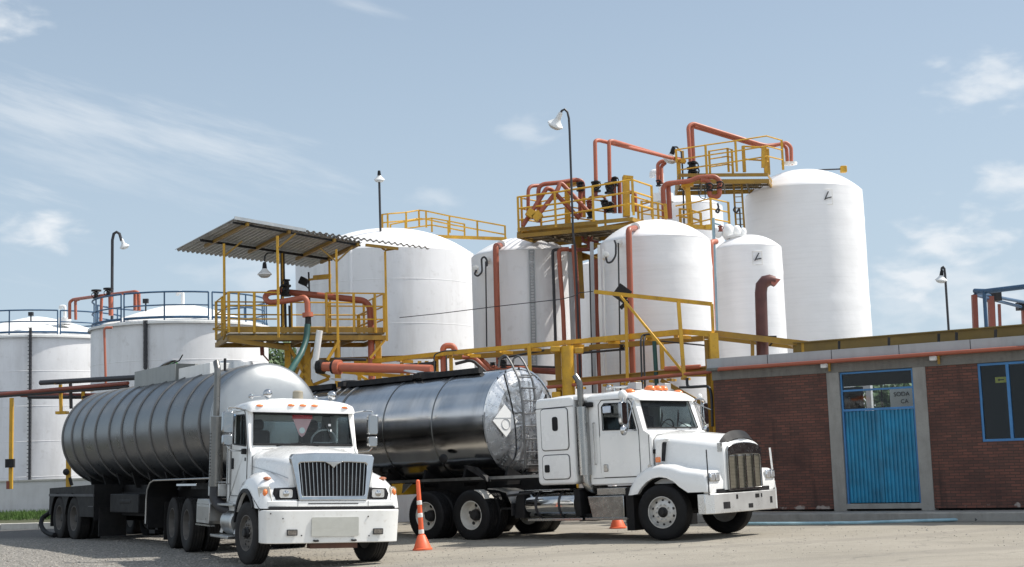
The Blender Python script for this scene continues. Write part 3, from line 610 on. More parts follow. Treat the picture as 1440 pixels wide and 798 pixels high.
mb=MB();
for (x0,y0,x1,y1) in ((743,305,749,296),(751,309,760,300)): mb.bar(at(x0,y0,Yp-.8),at(x1,y1,Yp-.8),.26,.22)
obj('pipe_clamp',mb,yellow,bpy.data.objects['pipe_manifold'])
pipes('transfer_pipe','pair of tall salmon pipes bridging from the long platform to the upper platform','pipework',[
 ([(838,258,41),(836.6,198.5,41),(842,197.5,41.1),(963,227,45)],0.059,None),
 ([(857.5,262,41.2),(856.3,199,41.2),(862,198.5,41.3),(940,221.5,45.4),(962,225,45.5)],0.059,None),
 ([(838,268,41),(838,277,41),(828,279,41),(828,300,41)],0.056,redbrown),
 ([(838,277,41),(851,276,41),(851,300,41)],0.043,redbrown)],salmon,valves=((838,263,41,.95,None),(857,265,41.2,1.0,None),(857,292,41.0,.9,None),(850,288,40.8,.8,None),(829,288,41,.7,redbrown)))
pipes('riser_pipe','two stubby brown risers beside the yellow stanchion on the long platform','pipework',[
 ([(863,255,41.4),(864,300,41.4)],0.075,None),([(871,256,41.4),(872,300,41.4)],0.064,None),([(884,270,41.9),(893,272,41.9),(894,298,41.9)],0.060,None)],orange,valves=((864,256,41.4,.8,None),))
pipes('riser_pipe','short pair of salmon risers beside the lamp above the hidden tank','pipework',[
 ([(925.5,257,46),(925,231,46),(930,227,46),(940,226,46)],0.062,None),([(930.5,258,46),(930,234,46.2),(936,229,46.2)],0.062,None)],salmon,valves=((926,258,46,.6,None),))
pipes('elbow_pipe','brown pipe bending over the yellow post in front of the hidden tank roof','pipework',[
 ([(934,308,44),(932,259,44),(970,255,44),(982,249.5,44),(1005,248.5,44),(1012,254,44),(1011.5,277,44),(998,277.5,44),(997,254,44),(985,253,44)],0.079,None),
 ([(942,308,44.2),(939.5,260,44.2),(948,257.5,44.2)],0.079,None)],orange,valves=((1012,261,44,.7,None),(997,264,44,.8,None)))
pipes('overhead_pipe','highest pair of salmon pipes arching onto the tallest tank','pipework',[
 ([(971.5,238,45.5),(967.5,178.5,45.5),(974,173.5,45.6),(1070,203.5,46.4),(1085,206,46.5),(1106,200.5,46.6),(1112.5,207,46.6),(1113,232,46.6)],0.062,None),
 ([(976,236,45.7),(973,178,45.7),(979,179.5,45.8),(1068,206,46.5),(1100,203,46.8),(1106,208,46.8),(1107.5,231,46.8)],0.062,None)],salmon,valves=((974,244,45.5,1.25,None),(974,236,45.4,1.1,None)))
for px in (1107,1113):
    p=at(px,232,46.6);obj('flange',MB().tube([p,p+Vector((0,0,.08))],.19,14),white_rim,bpy.data.objects['overhead_pipe'])
# upper platform
a=at(953,252,44.6);p2=thing('upper_platform','highest yellow railed platform leading to the tallest tank','platform',(a.x,a.y,a.z))
q0,q1=at(955,252,44.4),at(1079,236,44.8);q1.z=q0.z
deck(p2,[q0,q1,q1+Vector((.5,1.7,0)),q0+Vector((.1,2.0,0))],th=.2)
rail(p2,WY([(950.5,211,44.4),(992,204.5,44.5),(1034,198.5,44.7),(1078,191.5,44.8),(1099,197.5,46.3)]),1.0,3,posts=[1,2,4],r=.024)
rail(p2,WY([(950.5,211,44.4),(960,213,45.2)]),.4,1,r=.02,name='rail_end')
rail(p2,WY([(997,213,46.3),(1023,209,46.5),(1029,211,46.2)]),.8,3,r=.024,name='rear_railing')
rail(p2,WY([(1045,206,45.2),(1075,208,45.0),(1079,210,45.6)]),.85,2,r=.03,name='gate',rp=.05)
mb=MB().bar(at(1073,207,44.7),at(1073,236,44.7),.1,.1).bar(at(954,226,44.8),at(955,252,44.8),.12,.12).bar(at(950,226,44.8),at(964,228,44.8),.2,.1)
obj('stanchion',mb,yellow,p2)
mb=MB().bar(at(966,258,44.3),at(971,316,44.3),.16,.16).bar(at(958,262,44.3),at(975,260,44.3),.2,.1).bar(at(960,262,44.3),at(966,270,44.3),.08,.08)
obj('column',mb,yellow,p2)
mb=MB()
for sx in (0,.26): mb.bar(at(1031,254,45.2)+Vector((sx,0,0)),at(1036,332,45.2)+Vector((sx,0,0)),.035,.06)
for i in range(10): 
    p=at(1031,254,45.2).lerp(at(1036,332,45.2),i/10);mb.bar(p,p+Vector((.26,0,0)),.025,.025)
obj('ladder',mb,yellow_d,p2)
obj('cable',MB().tube([at(1034,291,45),at(1031,296,45),at(1036,300,45),at(1040,292,45),at(1042,330,45)],.03,6,fil=.1),conduit,p2)
obj('cable',MB().tube([at(985,258,44),at(981,266,44),at(984,278,44),at(992,281,44),at(991,262,44)],.015,6,fil=.1),conduit,p2)
# middle platform
a=at(960,320,43);p3=thing('middle_platform','lower yellow railed landing behind the fibreglass tank dome','platform',(a.x,a.y,a.z))
rail(p3,WY([(950,290,43.4),(975,285.5,43.2),(999,279.5,43),(1024,285,44.6),(1026,305,45)]),.95,3,r=.024,posts=[2,3])
rail(p3,WY([(838+64,283,43.8),(925,286,43.7),(935,289,43.7)]),.6,3,r=.022,name='rear_railing')
rail(p3,WY([(956,294,44.6),(972,296,44.2),(985,300,44.2)]),.5,2,r=.03,name='gate',rp=.04)
mb=MB().bar(at(935,287,43.3),at(937,308,43.3),.1,.1).bar(at(992,320,43),at(1001,319.5,43),.2,.14).bar(at(930,316,43.4),at(1003,321,43.2),.2,.12);obj('deck_frame',mb,yellow,p3)
mb=MB().tube([at(1009,286,42.6),at(1011,293,42.6),at(1006,297,42.6),at(1010,300,42.6),at(1012,294,42.6)],.03,6,fil=.1);obj('cable',mb,conduit,p3)
t=pipes('gauge_pipe','thin blue grey pipe with a small tee standing between two white tanks','pipework',[([(1003,307,41),(1004,340,41),(1008,472,41)],.045,None),([(1003.5,314,41),(1014,317,41)],.025,None)],mat('pipe_bluegrey',(.25,.36,.42),.45,.2,var=.1),valves=((1013,322,41,.5,redbrown),))
p=at(1024,327,42);t=thing('roof_fitting','cluster of white domed fittings on the small tank roof','fitting',p)
mb=MB()
for dx,r_ in ((0,.2),(.25,.16),(-.3,.13),(.45,.1)): mb.sphere(p+Vector((dx,0,0)),r_,12,8,(1,1,1.3))
obj('dome_cap',mb,white_pl,t)
pipes('downpipe','salmon downpipe squeezed between the fibreglass tank and the small tank',"pipework",[([(1007,340,40.3),(999,341,40.0),(1002.5,470,40.0)],0.080,None)],salmon)
# dark and brown verticals between T3 and T4
pipes('riser_pipe','thin black riser capping over beside the ladder tank','pipework',[([(786,351,41),(777,352,41),(781,470,41),(782,520,41)],.045,None)],conduit)
pipes('riser_pipe','brown riser with squared top between the black riser and the brown main','pipework',[([(800,350.5,40.8),(785.5,351,40.8),(792,440,40.8),(795,520,40.8)],0.064,None)],orange)
t=pipes('grey_column','grey steel channel beside the ladder tank','post',[([(802,352,41.4),(807,470,41.4),(808,540,41.4)],.10,None)],grey_pipe)
pipes('riser_pipe','long brown main running from the platform down past the yellow column','pipework',[([(807,345,40.5),(812,420,40.5),(816,565,40.3)],0.080,None)],orange)
pipes('branch_pipe','brown branch pipes zigzagging under the right end of the long platform','pipework',[
 ([(800,352,41.2),(832,351,41),(838,347,41)],0.056,None),([(819,330,41),(820,341,41),(838,343,41)],0.042,None),([(831,333,41.2),(831,352,41.2)],0.049,None),([(842,341,41),(828,339,41),(827,333,41)],0.042,None)],redbrown,valves=((829,345,40.8,.6,redbrown),))
pipes('riser_pipe','thin salmon riser beside the grey channel at the left edge of the fibreglass tank','pipework',[([(838,365,40.5),(839,440,40.5),(845,580,40)],.06,None)],orange)
t=thing('steel_channel','pale grey steel channel standing left of the fibreglass tank','post',at(834,560,40.2))
obj('channel',MB().bar(at(832,341,40.2),at(837,560,40.2),.13,.1),grey_pipe,t)
t=thing('steel_channel','narrow pale channel fixed against the fibreglass tank left edge','post',at(846,560,38.6))
obj('channel',MB().bar(at(842,345,38.8),at(848,560,38.6),.09,.07).bar(at(848,350,38.5),at(853,560,38.4),.04,.04),white_rim,t)
pipes('conduit','thin grey conduit hanging in front of the hidden tank','cable',[([(829,366,41),(834,580,40)],.022,None)],conduit)
t=thing('cable','black cable sagging across the tanks to the yellow rack','cable',at(560,448,42))
obj('wire',MB().tube([at(562,447,42),at(620,441,41),at(700,431,40.2),at(790,421,39.5),at(806,417,39),at(815,412,38.6),at(834,410,38.2)],.012,5),conduit,t)
# ================================================================== PIPE RACK (yellow)
a=at(1003,640,34.8);rk=thing('pipe_rack','yellow steel pipe rack running behind the trucks from the canopy to the brick building','pipe rack',(a.x,a.y,0))
def B(mb,p,q,w=.1,h=.16,I=False):
    (mb.beam if I else mb.bar)(at(*p),at(*q),w,h)
mb=MB();B(mb,(430,585,41),(540,508,40),.12,.14) if 0 else None
B(mb,(500,511,40.2),(640,496,38.6),.16,.12);B(mb,(640,496,38.6),(830,479,36.9),.16,.12);B(mb,(830,479,36.9),(962,467,35.4),.16,.14);B(mb,(962,467,35.4),(1003,470,34.8),.16,.14)
obj('top_beam',mb,yellow,rk)
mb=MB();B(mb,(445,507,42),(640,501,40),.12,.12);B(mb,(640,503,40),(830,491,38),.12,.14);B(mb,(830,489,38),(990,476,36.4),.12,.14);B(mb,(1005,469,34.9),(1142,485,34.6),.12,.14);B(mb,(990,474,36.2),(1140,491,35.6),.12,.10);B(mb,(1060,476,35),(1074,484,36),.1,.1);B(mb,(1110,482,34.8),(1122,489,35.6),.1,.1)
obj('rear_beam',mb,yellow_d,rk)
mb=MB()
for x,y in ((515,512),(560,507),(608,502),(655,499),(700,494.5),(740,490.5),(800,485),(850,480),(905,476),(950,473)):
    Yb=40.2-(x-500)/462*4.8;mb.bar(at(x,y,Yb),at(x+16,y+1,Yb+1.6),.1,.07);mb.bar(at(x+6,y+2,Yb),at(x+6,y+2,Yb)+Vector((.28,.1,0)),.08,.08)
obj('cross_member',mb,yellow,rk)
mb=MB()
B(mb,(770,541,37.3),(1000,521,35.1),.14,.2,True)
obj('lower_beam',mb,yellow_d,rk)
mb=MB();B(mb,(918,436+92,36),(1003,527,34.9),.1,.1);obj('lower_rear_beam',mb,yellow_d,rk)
mb=MB()
for x in (786,812,850,875,895,915,940,960):
    y=541-(x-770)*.087+4;p=at(x,y+4,37.2-(x-770)*.0095);mb.bar(p,p+Vector((.2,.4,0)),.1,.06)
obj('bracket',mb,yellow,rk)
# cylindrical column pair
def column(px,y0,y1,Y,rpx,name='column'):
    p=at(px,y0,Y);q=at(px+.03*(y1-y0),y1,Y);q=Vector((p.x,p.y,0))
    return obj(name,MB().tube([p,q],rpx*Y/2000,24),yellow,rk)
column(797.5,487,700,36.8,9)
mb=MB().bar(at(784,488,37.4),Vector((at(784,488,37.4).x,37.4,0)),.20,.16)
obj('column',mb,yellow_d,rk)
mb=MB()
for (x0,x1,y) in ((774,788,492),(807,820,494),(776,788,556),(807,820,560)):
    mb.box(at(x0,y,37).x,at(x1,y,37).x,36.75,37.1,at(x0,y+4,37).z,at(x0,y-4,37).z)
obj('gusset',mb,yellow,rk,bev=.02)
p=at(1003,469,34.7);obj('column',MB().bar(p,Vector((p.x,p.y,0)),.21,.21),yellow,rk)
p=at(994,478,34.9);obj('column',MB().bar(p,Vector((p.x,p.y,0)),.12,.12),yellow_d,rk)
# outrigger triangle at the right of the rack (in front of T4)
mb=MB();B(mb,(836,410.5,36.4),(1001,428,35.0),.07,.10);B(mb,(873,417,36.0),(966,530,35.0),.055,.055);B(mb,(954,424,35.3),(962,532,35.0),.09,.09);B(mb,(962,528,35),(1000,527,34.9),.08,.08);B(mb,(880,424,36.1),(882.5,545,36.1),.08,.08);B(mb,(1001,428,34.9),(1003,470,34.9),.07,.07);B(mb,(930,482,35.8),(932,520,35.8),.1,.1)
obj('outrigger',mb,yellow,rk)
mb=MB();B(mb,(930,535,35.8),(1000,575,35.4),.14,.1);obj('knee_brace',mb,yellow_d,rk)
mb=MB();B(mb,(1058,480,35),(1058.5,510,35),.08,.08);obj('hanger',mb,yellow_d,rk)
t=thing('bracket_plate','black diamond shaped plate clamped behind the yellow outrigger beam','plate',at(874,412,36.5))
p=at(874.5,413,36.55);obj('plate',MB().box(-.19,.19,-.03,.03,-.19,.19,Matrix.Translation(p)@Matrix.Rotation(R(38),4,'Y')).box(-.3,-.02,-.02,.02,-.30,-.2,Matrix.Translation(p)@Matrix.Rotation(R(-42),4,'Y')),black,t)
# posts under left part of rack
mb=MB()
for x,y0,y1,Y in ((423+3,500,600,41.2),(404,503,610,41.8),(505,512,600,40),(565,510,560,39.6),(574,525,560,39.8),(634,500,560,38.8),(744,486,560,37.6),(600+14,502,545,39.2)):
    mb.bar(at(x,y0,Y),Vector((at(x,y0,Y).x,Y,0)),.1,.1)
obj('post',mb,yellow,rk)
mb=MB();B(mb,(405,531,41.3),(425,600,41.2),.08,.08);B(mb,(425,505,41.2),(402,560,41.4),.07,.07);B(mb,(480,523,39),(607,533,37.8),.1,.1);B(mb,(500,525,39.5),(545,551,39.2),.07,.07);B(mb,(446,523,40.5),(462,530,40),.12,.06);B(mb,(430,546,40.6),(462,533,40.2),.08,.08);B(mb,(420,540,41),(445,575,40.8),.12,.05)
for x in (590,600,611): B(mb,(x,508,39.2),(x,530,39.2),.1,.1)
obj('bracing',mb,yellow,rk)
mb=MB();
for x,y in ((432,540),(425,556),(440,552)): mb.sphere(at(x,y,40.8),.17,10,6,(1,1,1.2))
obj('pump_body',mb,yellow_d,rk)
# pipes on the rack
t=thing('rack_pipe','long red brown pipes running under the front eave of the brick building','pipework',at(1440,490,28.5))
obj('pipe',MB().tube([at(760,546,37.2),at(1002,523,34.6),at(1012,519.5,33.2),at(1440,489,29.3)],.045,12),orange,t)
obj('pipe',MB().tube([at(775,539,37.8),at(1000,517,35.4)],.055,12),redbrown,t)
obj('pipe',MB().tube([at(935,519,35.6),at(985,516,35.2)],.06,12),salmon,t)
pipes('rack_pipe','thick brown pipe end behind the polished trailer, left of the round yellow column','pipework',[([(700,517,38.5),(785,523,38)],0.090,None),([(690,517,38.4),(745,518,37.9)],0.053,salmon)],redbrown,valves=((708,513,38,.6,None),))
pipes('rack_pipe','pale salmon pipe running level above the trailer with a black flanged left end','pipework',[([(452,516,38.6),(607,520,37.4)],0.126,None),([(470,505,39),(515,506,39)],0.045,conduit)],salmon)
p0=at(452,516,38.6);p1_=at(607,520,37.4);dd=(p1_-p0).normalized();rp_=bpy.data.objects['rack_pipe.002']
obj('flange',MB().tube([p0-dd*.1,p0+dd*.06],.20,20).tube([p0+dd*.35,p0+dd*.5],.19,16),black,rp_)
obj('flange',MB().tube([p0+dd*.42,p0+dd*.58],.20,16),salmon,rp_)
t=thing('pipe_elbow','white plastic pipe elbow standing on the salmon pipe end','pipe',p0)
obj('elbow_pipe',MB().tube([at(449.5,465,38.5),at(442.5,515,38.6),at(449,516,38.6)],[.085]*3 if 0 else .09,14,fil=.2).tube([at(443,515.5,38.6),p0-dd*.1],.13,14),white_pl,t)
pipes('loop_pipe','small salmon inverted U pipe rising above the yellow rack','pipework',[([(624,530,39),(623,490,39),(627,486.5,39),(636,486.5,39),(639.5,491,39),(640,500,39)],0.085,None)],salmon)
pipes('drop_pipe','twin salmon pipes slanting down behind the rack left of the ladder tank','pipework',[([(650,503,39.4),(667,503,39.4),(695,530,39.2)],0.060,None),([(655,501,39.7),(674,502,39.7),(703,530,39.4)],0.060,None)],salmon)
pipes('drop_pipe','black angled conduit on the low wall left of the slanting salmon pipes','pipework',[([(640,512,39),(660,507,39),(667,509,39),(690,530,38.8)],.045,None),([(565,515,39.4),(612,511,39)],.05,None)],conduit)
t=pipes('valve_rod','thin black rods with small handwheels hanging over the rack','pipework',[([(700,505,38.6),(765,493,38)],.03,None),([(699,514,38.3),(790,517,37.6)],.03,None),([(815,497,38),(873,492,37.6)],.03,None),([(930,480,36),(1000,487,35.6)],.02,None)],conduit,valves=((693,514,38.4,.5,None),(708,511,38.3,.6,None),(875,489,37.5,.5,None)))
pipes('conduit','pair of thin black hoses hanging down behind the sleeper cab roof','cable',[([(903,548,35.6),(901,480,35.7),(903,471,35.8),(915,470,35.8)],.025,None),([(907,548,35.6),(905,480,35.7),(907,473,35.8)],.025,None)],conduit)
pipes('conduit','teal pipe standing behind the truck roof lamps','pipework',[([(924,548,35.8),(920,480,35.8)],.055,None)],teal)
pipes('conduit','black angled conduit bracket beside the square yellow column','pipework',[([(966,532,34.9),(966.5,545,34.9),(998,543,34.5),(1001,560,34.4),(1002,600,34.3)],.035,None),([(955,545,34.9),(970,545,34.9)],.03,None)],conduit)
# ================================================================== LOADING CANOPY
a=at(430,490,39.5);cp=thing('loading_canopy','yellow loading platform under a rusty corrugated roof, left of the largest tank','loading platform',(a.x,a.y,0))
A_=at(246,352,42.5);B_=at(330,308,37.5);C_=at(509,341,39.2);D_=at(437,376,44.2)
def corr(P,Q,R_,S_,k,amp=.035,th=.012):   # sheet P-Q near edge, S-R far edge, k ribs along P->Q
    mb=MB();n=k*8;m=2;nrm=(Q-P).cross(S_-P).normalized()
    if nrm.z<0:nrm=-nrm
    for side in (0,1):
        for j in range(m+1):
            for i in range(n+1):
                a=P.lerp(Q,i/n);b=S_.lerp(R_,i/n);w_=amp*max(-1,min(1,1.6*math.sin(2*math.pi*i/8)))
                mb.v.append(a.lerp(b,j/m)+nrm*(w_+side*th))
    s0=(n+1)*(m+1)
    for j in range(m):
        for i in range(n):
            q=j*(n+1)+i;mb.f.append([q,q+1,q+n+2,q+n+1]);mb.f.append([s0+q,s0+q+n+1,s0+q+n+2,s0+q+1])
    for i in range(n):
        mb.f.append([i,i+s0,i+1+s0,i+1]);q=m*(n+1)+i;mb.f.append([q,q+1,q+1+s0,q+s0])
    for j in range(m):
        q=j*(n+1);mb.f.append([q,q+n+1,q+n+1+s0,q+s0]);q+=n;mb.f.append([q,q+s0,q+n+1+s0,q+n+1])
    return mb
obj('roof_sheet',corr(B_,C_,D_,A_,30,amp=.028),sheet_m,cp,ang=60)
E_=at(604,349,39.9);F_=at(430,326,38.4)
obj('roof_sheet',corr(F_+Vector((0,0,.02)),E_,at(603,350.5,40.9),at(431,328,39.4),20,amp=.022),sheet_m,cp,ang=60)
mb=MB().bar(B_+Vector((0,-.02,.02)),F_+Vector((0,-.02,.03)),.06,.09);obj('edge_trim',mb,alu,cp)
mb=MB()
def off(p,q,f,dz=-.09): return p.lerp(q,f)+Vector((0,0,dz))
mb.bar(off(A_,B_,.45),off(D_,C_,.45),.05,.07);mb.bar(off(A_,B_,.97,-.07),off(D_,C_,.97,-.07),.05,.05)
obj('purlin',mb,black,cp)
mb=MB()
for f in (.1,.42,.78,.97): mb.bar(off(A_,D_,f,-.08).lerp(off(B_,C_,f,-.08),.3),off(B_,C_,f,-.08),.07,.09)
mb.bar(C_+Vector((.1,0,-.08)),at(560,350,39.6),.05,.08);mb.bar(at(533,346,39.5),at(541,352,39.6),.04,.04);mb.bar(at(541,352.5,39.6),at(560,349.5,39.6),.04,.05)
obj('rafter',mb,yellow_d,cp)
mb=MB()
posts=[(315,343,38.6,474),(390,332,38.0,475),(473,351,39.0,620),(541.5,354,39.6,480),(397,356,41.3,470),(463,360,42,485)]
for x,y0,Y,y1 in posts:
    p=at(x,y0,Y);z1=at(x,y1,Y).z;mb.bar(p,Vector((p.x,p.y,z1 if y1<600 else 0)),.06,.06)
obj('roof_post',mb,yellow,cp)
mb=MB()
for x,y0,Y,sx in ((315,343,38.6,.5),(390,332,38,.5),(473,351,39,-.45),(473,351,39,.45)):
    p=at(x,y0,Y);mb.bar(p+Vector((0,0,-.35)),p+Vector((sx,0,.05)),.04,.04)
obj('knee_brace',mb,yellow_d,cp)
# deck
zd=at(330,468,38.2).z
d0=at(322,470,38.3);d1=at(541,480,39.8);d0.z=d1.z=zd
u_=(d1-d0).normalized();v_=Vector((-u_.y,u_.x,0))
d2=d1+v_*2.3;d3=d0+v_*2.3
mb=MB()
for a_,b_ in ((d0,d1),(d1,d2),(d2,d3),(d3,d0)):
    mb.bar(a_+Vector((0,0,-.13)),b_+Vector((0,0,-.13)),.08,.13);mb.bar(a_+Vector((0,0,.085)),b_+Vector((0,0,.085)),.015,.15)
for i in range(1,6): mb.bar(d0.lerp(d1,i/6)+Vector((0,0,-.1)),d3.lerp(d2,i/6)+Vector((0,0,-.1)),.06,.12)
obj('deck_frame',mb,yellow_d,cp)
mb=MB().add([d0,d1,d2,d3,d0-Vector((0,0,.03)),d1-Vector((0,0,.03)),d2-Vector((0,0,.03)),d3-Vector((0,0,.03))],[(0,1,2,3),(7,6,5,4),(0,4,5,1),(1,5,6,2),(2,6,7,3),(3,7,4,0)])
obj('deck_plate',mb,mat('deck_plate',(.20,.15,.07),.6,.3,var=.3,streak=.4),cp)
mb=MB().bar(at(300,463,38.4),at(322,465,38.3),.09,.06).bar(at(314,478,38.4),at(318,466,38.3),.04,.04);mb.bar(at(322,478,38.2),at(405,490,39.2),.1,.12)
obj('outrigger',mb,yellow_d,cp)
hr=1.05
def Z(p,z): return Vector((p.x,p.y,z))
rp=[d0,d0.lerp(d1,.06),d0.lerp(d1,.22),d0.lerp(d1,.345),d0.lerp(d1,.38)]
rail(cp,[Z(p,zd+1.12) for p in [d0,d0.lerp(d1,.16),d0.lerp(d1,.30)]],1.1,3,posts=[0,1],r=.022)
rail(cp,[Z(p,zd+1.12) for p in [d0.lerp(d1,.62),d0.lerp(d1,.80),d0.lerp(d1,.94),d1,d1.lerp(d2,.5),d2,d2.lerp(d3,.25),d2.lerp(d3,.5),d2.lerp(d3,.75),d3,d3.lerp(d0,.5),d0]],1.1,3,r=.022,posts=[0,1,2,3,4,5,6,7,8,9,10])
rail(cp,[Z(p,zd+.7) for p in [d1.lerp(d2,.2)+Vector((-.3,0,0)),d1.lerp(d2,.75)+Vector((-.3,0,0))]],.65,2,r=.03,rp=.05,name='gate')
mb=MB()
for p in (d0.lerp(d1,.06)-v_*.02,d0.lerp(d1,.62),d0.lerp(d1,.94)): p=p-v_*.05;mb.bar(Z(p,zd),Z(p,zd+1.09),.10,.045)
obj('stanchion',mb,yellow,cp)
mb=MB()
for f,g in ((.42,.5),(.55,.5),(.70,.1),(.97,.1)):
    p=d0.lerp(d1,f)+v_*2.3*g;mb.bar(Z(p,zd-.2),Z(p,0),.16,.16)
mb.bar(Z(d0.lerp(d1,.42)+v_*1.1,zd-.25),Z(d0.lerp(d1,.60)+v_*1.1,zd-1.6),.09,.09).bar(Z(d0.lerp(d1,.60)+v_*1.1,zd-.3),Z(d0.lerp(d1,.42)+v_*1.1,zd-1.8),.09,.09)
mb.bar(Z(d1,zd-.2),Z(d0.lerp(d1,.9),zd-.7),.06,.06).bar(Z(d0.lerp(d1,.70),zd-.2),Z(d0.lerp(d1,.62),zd-.75),.08,.08)
obj('leg',mb,yellow,cp)
mb=MB().bar(at(368,481,39.6),at(369,500,39.6),.1,.1).bar(at(369,498,39.6),at(378,508,39.6),.04,.04);obj('hanger',mb,redbrown,cp)
# canopy lamp
def bell(t,p,s=1,ax=None,dark=True):
    """hanging bell lamp; p = top of cap; local -z = light direction"""
    Mx=Matrix.Translation(p)@(ax.to_matrix().to_4x4() if ax else Matrix())@Matrix.Scale(s,4)
    obj('lamp_cap',MB().lathe([(.001,0),(.045,0),(.065,-.05),(.085,-.25),(.001,-.25)],Mx,16),black_p if dark else lamp_sh,t)
    o=obj('lamp_shade',MB().lathe([(.001,-.20),(.08,-.22),(.11,-.27),(.19,-.35),(.235,-.39),(.24,-.43),(.20,-.435),(.001,-.435)],Mx,24),lamp_sh,t)
    obj('lamp_glass',MB().lathe([(.205,-.432),(.185,-.475),(.12,-.52),(.001,-.535)],Mx,20),lamp_glass,o)
p=at(372,369,38.8);t=thing('hanging_lamp','bell lamp hanging from a hook under the corrugated canopy roof','lamp',p)
obj('hook',MB().tube([at(385,356,39.5),at(376,356,39),at(372.5,360,38.8),p+Vector((0,0,.02))],.02,6,fil=.15),black,t);bell(t,p,.82)
# canopy pipework
pipes('canopy_pipe','red brown loop of pipe carried along the canopy platform railing','pipework',[
 ([(398,411,40),(378,412,39.6),(372,418,39.4),(377,426,39.2),(400,424,39),(428,418.5,38.6),(432,424,38.6),(433,446,38.6)],0.080,None),
 ([(392,410,40.2),(450,416,40.1),(512,423,40),(520,431,40),(522,470,40)],0.092,orange),
 ([(522,470,40),(523,560,39.8)],0.096,salmon)],salmon,valves=((402,409,39.9,1.0,None),(403,399,39.9,.7,None)))
obj('flange',MB().tube([at(432.5,440,38.6),at(433,446,38.6)],.15,14),salmon,bpy.data.objects['canopy_pipe'])
obj('stand',MB().bar(at(399,356,41),at(400,400,41),.04,.04).bar(at(395,356,41),at(396,470,41),.03,.03).bar(at(407,430,39.6),at(408,470,39.6),.06,.06).bar(at(401,425,39.6),at(402,470,39.6),.06,.06),black,bpy.data.objects['canopy_pipe'])
t=thing('loading_hose','dark green loading hose hanging from the canopy pipe to the ribbed trailer','hose',at(432,450,38.6))
obj('coupling',MB().tube([at(433,446,38.6),at(432.5,458,38.6)],.075,14),black,t)
obj('hose',MB().tube([at(432.5,457,38.6),at(431,477,38.5),at(424,497,38.2),at(414,513,37.6),at(405,527,36.6),at(400,534,36)],.085,12,fil=.5),teal,t)
t=thing('wall_lamp','dark floodlight and small yellow arm fixed on a thin post against the largest tank','floodlight',at(433,400,44))
obj('lamp_head',MB().box(-.14,.14,-.1,.1,-.12,.12,Matrix.Translation(at(427,396,44))@Matrix.Rotation(R(25),4,'Y')),black,t,bev=.03)
obj('post',MB().bar(at(434,383,44),at(437,470,44),.05,.05).bar(at(427,399,44),at(435,407,44),.03,.03),conduit,t)
obj('arm',MB().bar(at(442,391,43.8),at(464,389,43.4),.12,.14).bar(at(434,394,44),at(446,392,43.8),.06,.06),yellow,t)
# ================================================================== YARD LAMPS
def yard_lamp(label,pts,Y,r,head,tilt,s=1,dark=True,foot=0):
    P=[at(x,y,Y) for x,y in pts];b=P[-1]
    t=thing('yard_lamp',label,'lamp post',(b.x,b.y,foot),'yard lamps on bent poles')
    Q=P[:-1]+[b,Vector((b.x,b.y,foot))] if b.z>foot+.1 else P
    rr=r
    obj('pole',MB().tube(Q,rr,8),conduit,t)
    bell(t,at(*head,Y),s,Euler(tilt),dark);return t
yard_lamp('tall bent pole lamp rising above the long platform with a big tilted white shade',[(787,162),(790,156),(794,154),(798,158),(800,167),(801,185),(806,330),(809,352)],40,.034,(789,158),(R(25),R(28),0),1.0,False)
yard_lamp('slender lamp pole standing behind the squat tanks at the left',[(171,339),(168,329),(164,326.5),(160,329),(158,338),(157.5,430)],58,.06,(171,336),(R(12),R(-18),0),.85,False)
yard_lamp('straight pole lamp above the left end of the largest tank roof',[(533,243),(535,322)],49,.04,(533,240),(R(10),0,0),.8,True)
yard_lamp('short lamp bending over the salmon pipes at the hidden tank',[(944,212),(946,207),(952,207),(958,214),(960,240),(962,315)],45,.03,(948,208),(R(15),R(22),0),1.0,True)
yard_lamp('lamp post standing behind the brick building roof at the right',[(1324,380),(1324.5,377),(1326,375.5),(1328,378),(1329,386),(1334,463)],34,.03,(1324.5,380),(R(8),R(6),0),.6,True)
# ================================================================== LEFT LOW PIPE RACK
a=at(60,545,41);t=thing('pipe_bundle','black and red brown pipes crossing on yellow hangers at the far left','pipework',(a.x,a.y,a.z))
def left_pipe(p,q,r,m,nm='pipe'): obj(nm,MB().tube([at(*p),at(*q)],r,10),m,t)
left_pipe((-60,560,43),(180,539,38.8),.055,redbrown);left_pipe((-60,558,43.4),(185,533,39),.06,conduit) if 0 else None
left_pipe((57.5,538.6,41),(195,531,38.6),.075,conduit);left_pipe((-60,562,43),(180,544,38.9),.05,conduit);left_pipe((-60,555,44),(60,551,42.4),.05,conduit);left_pipe((30,556,42),(140,556,40.6),.06,redbrown);left_pipe((40,559,41.6),(136,559,40.6),.05,conduit)
t=thing('pipe_hanger','yellow hanger with a flat foot under the far left pipes','bracket',at(86,583,40.6))
obj('post',MB().bar(at(85,541,40.6),at(86,581,40.6),.08,.08),yellow,t);obj('foot_plate',MB().box(at(80,583,40.6).x,at(95,583,40.6).x,40.45,40.75,at(80,583,40.6).z,at(80,579,40.6).z),yellow,t)
obj('clamp',MB().bar(at(77,540,40.6),at(88,539,40.6),.1,.05),yellow_d,t)
t=thing('pipe_hanger','yellow tee bracket half hidden behind the ribbed tank','bracket',at(117,563,40.8));obj('post',MB().bar(at(117,549,40.8),at(117.5,563,40.8),.09,.09),yellow,t);obj('arm',MB().bar(at(103,550,40.8),at(131,549,40.8),.08,.07),yellow,t)
t=thing('pipe_post','thin yellow post with a black box, nearest the left edge','post',at(15,690,46));
p=at(16.5,560,46);q=at(15.5,688,46);obj('post',MB().bar(p,Vector((p.x,p.y,q.z)),.11,.11),yellow,t);obj('arm',MB().bar(at(14,557,46),at(30,556,46),.1,.06),yellow,t)
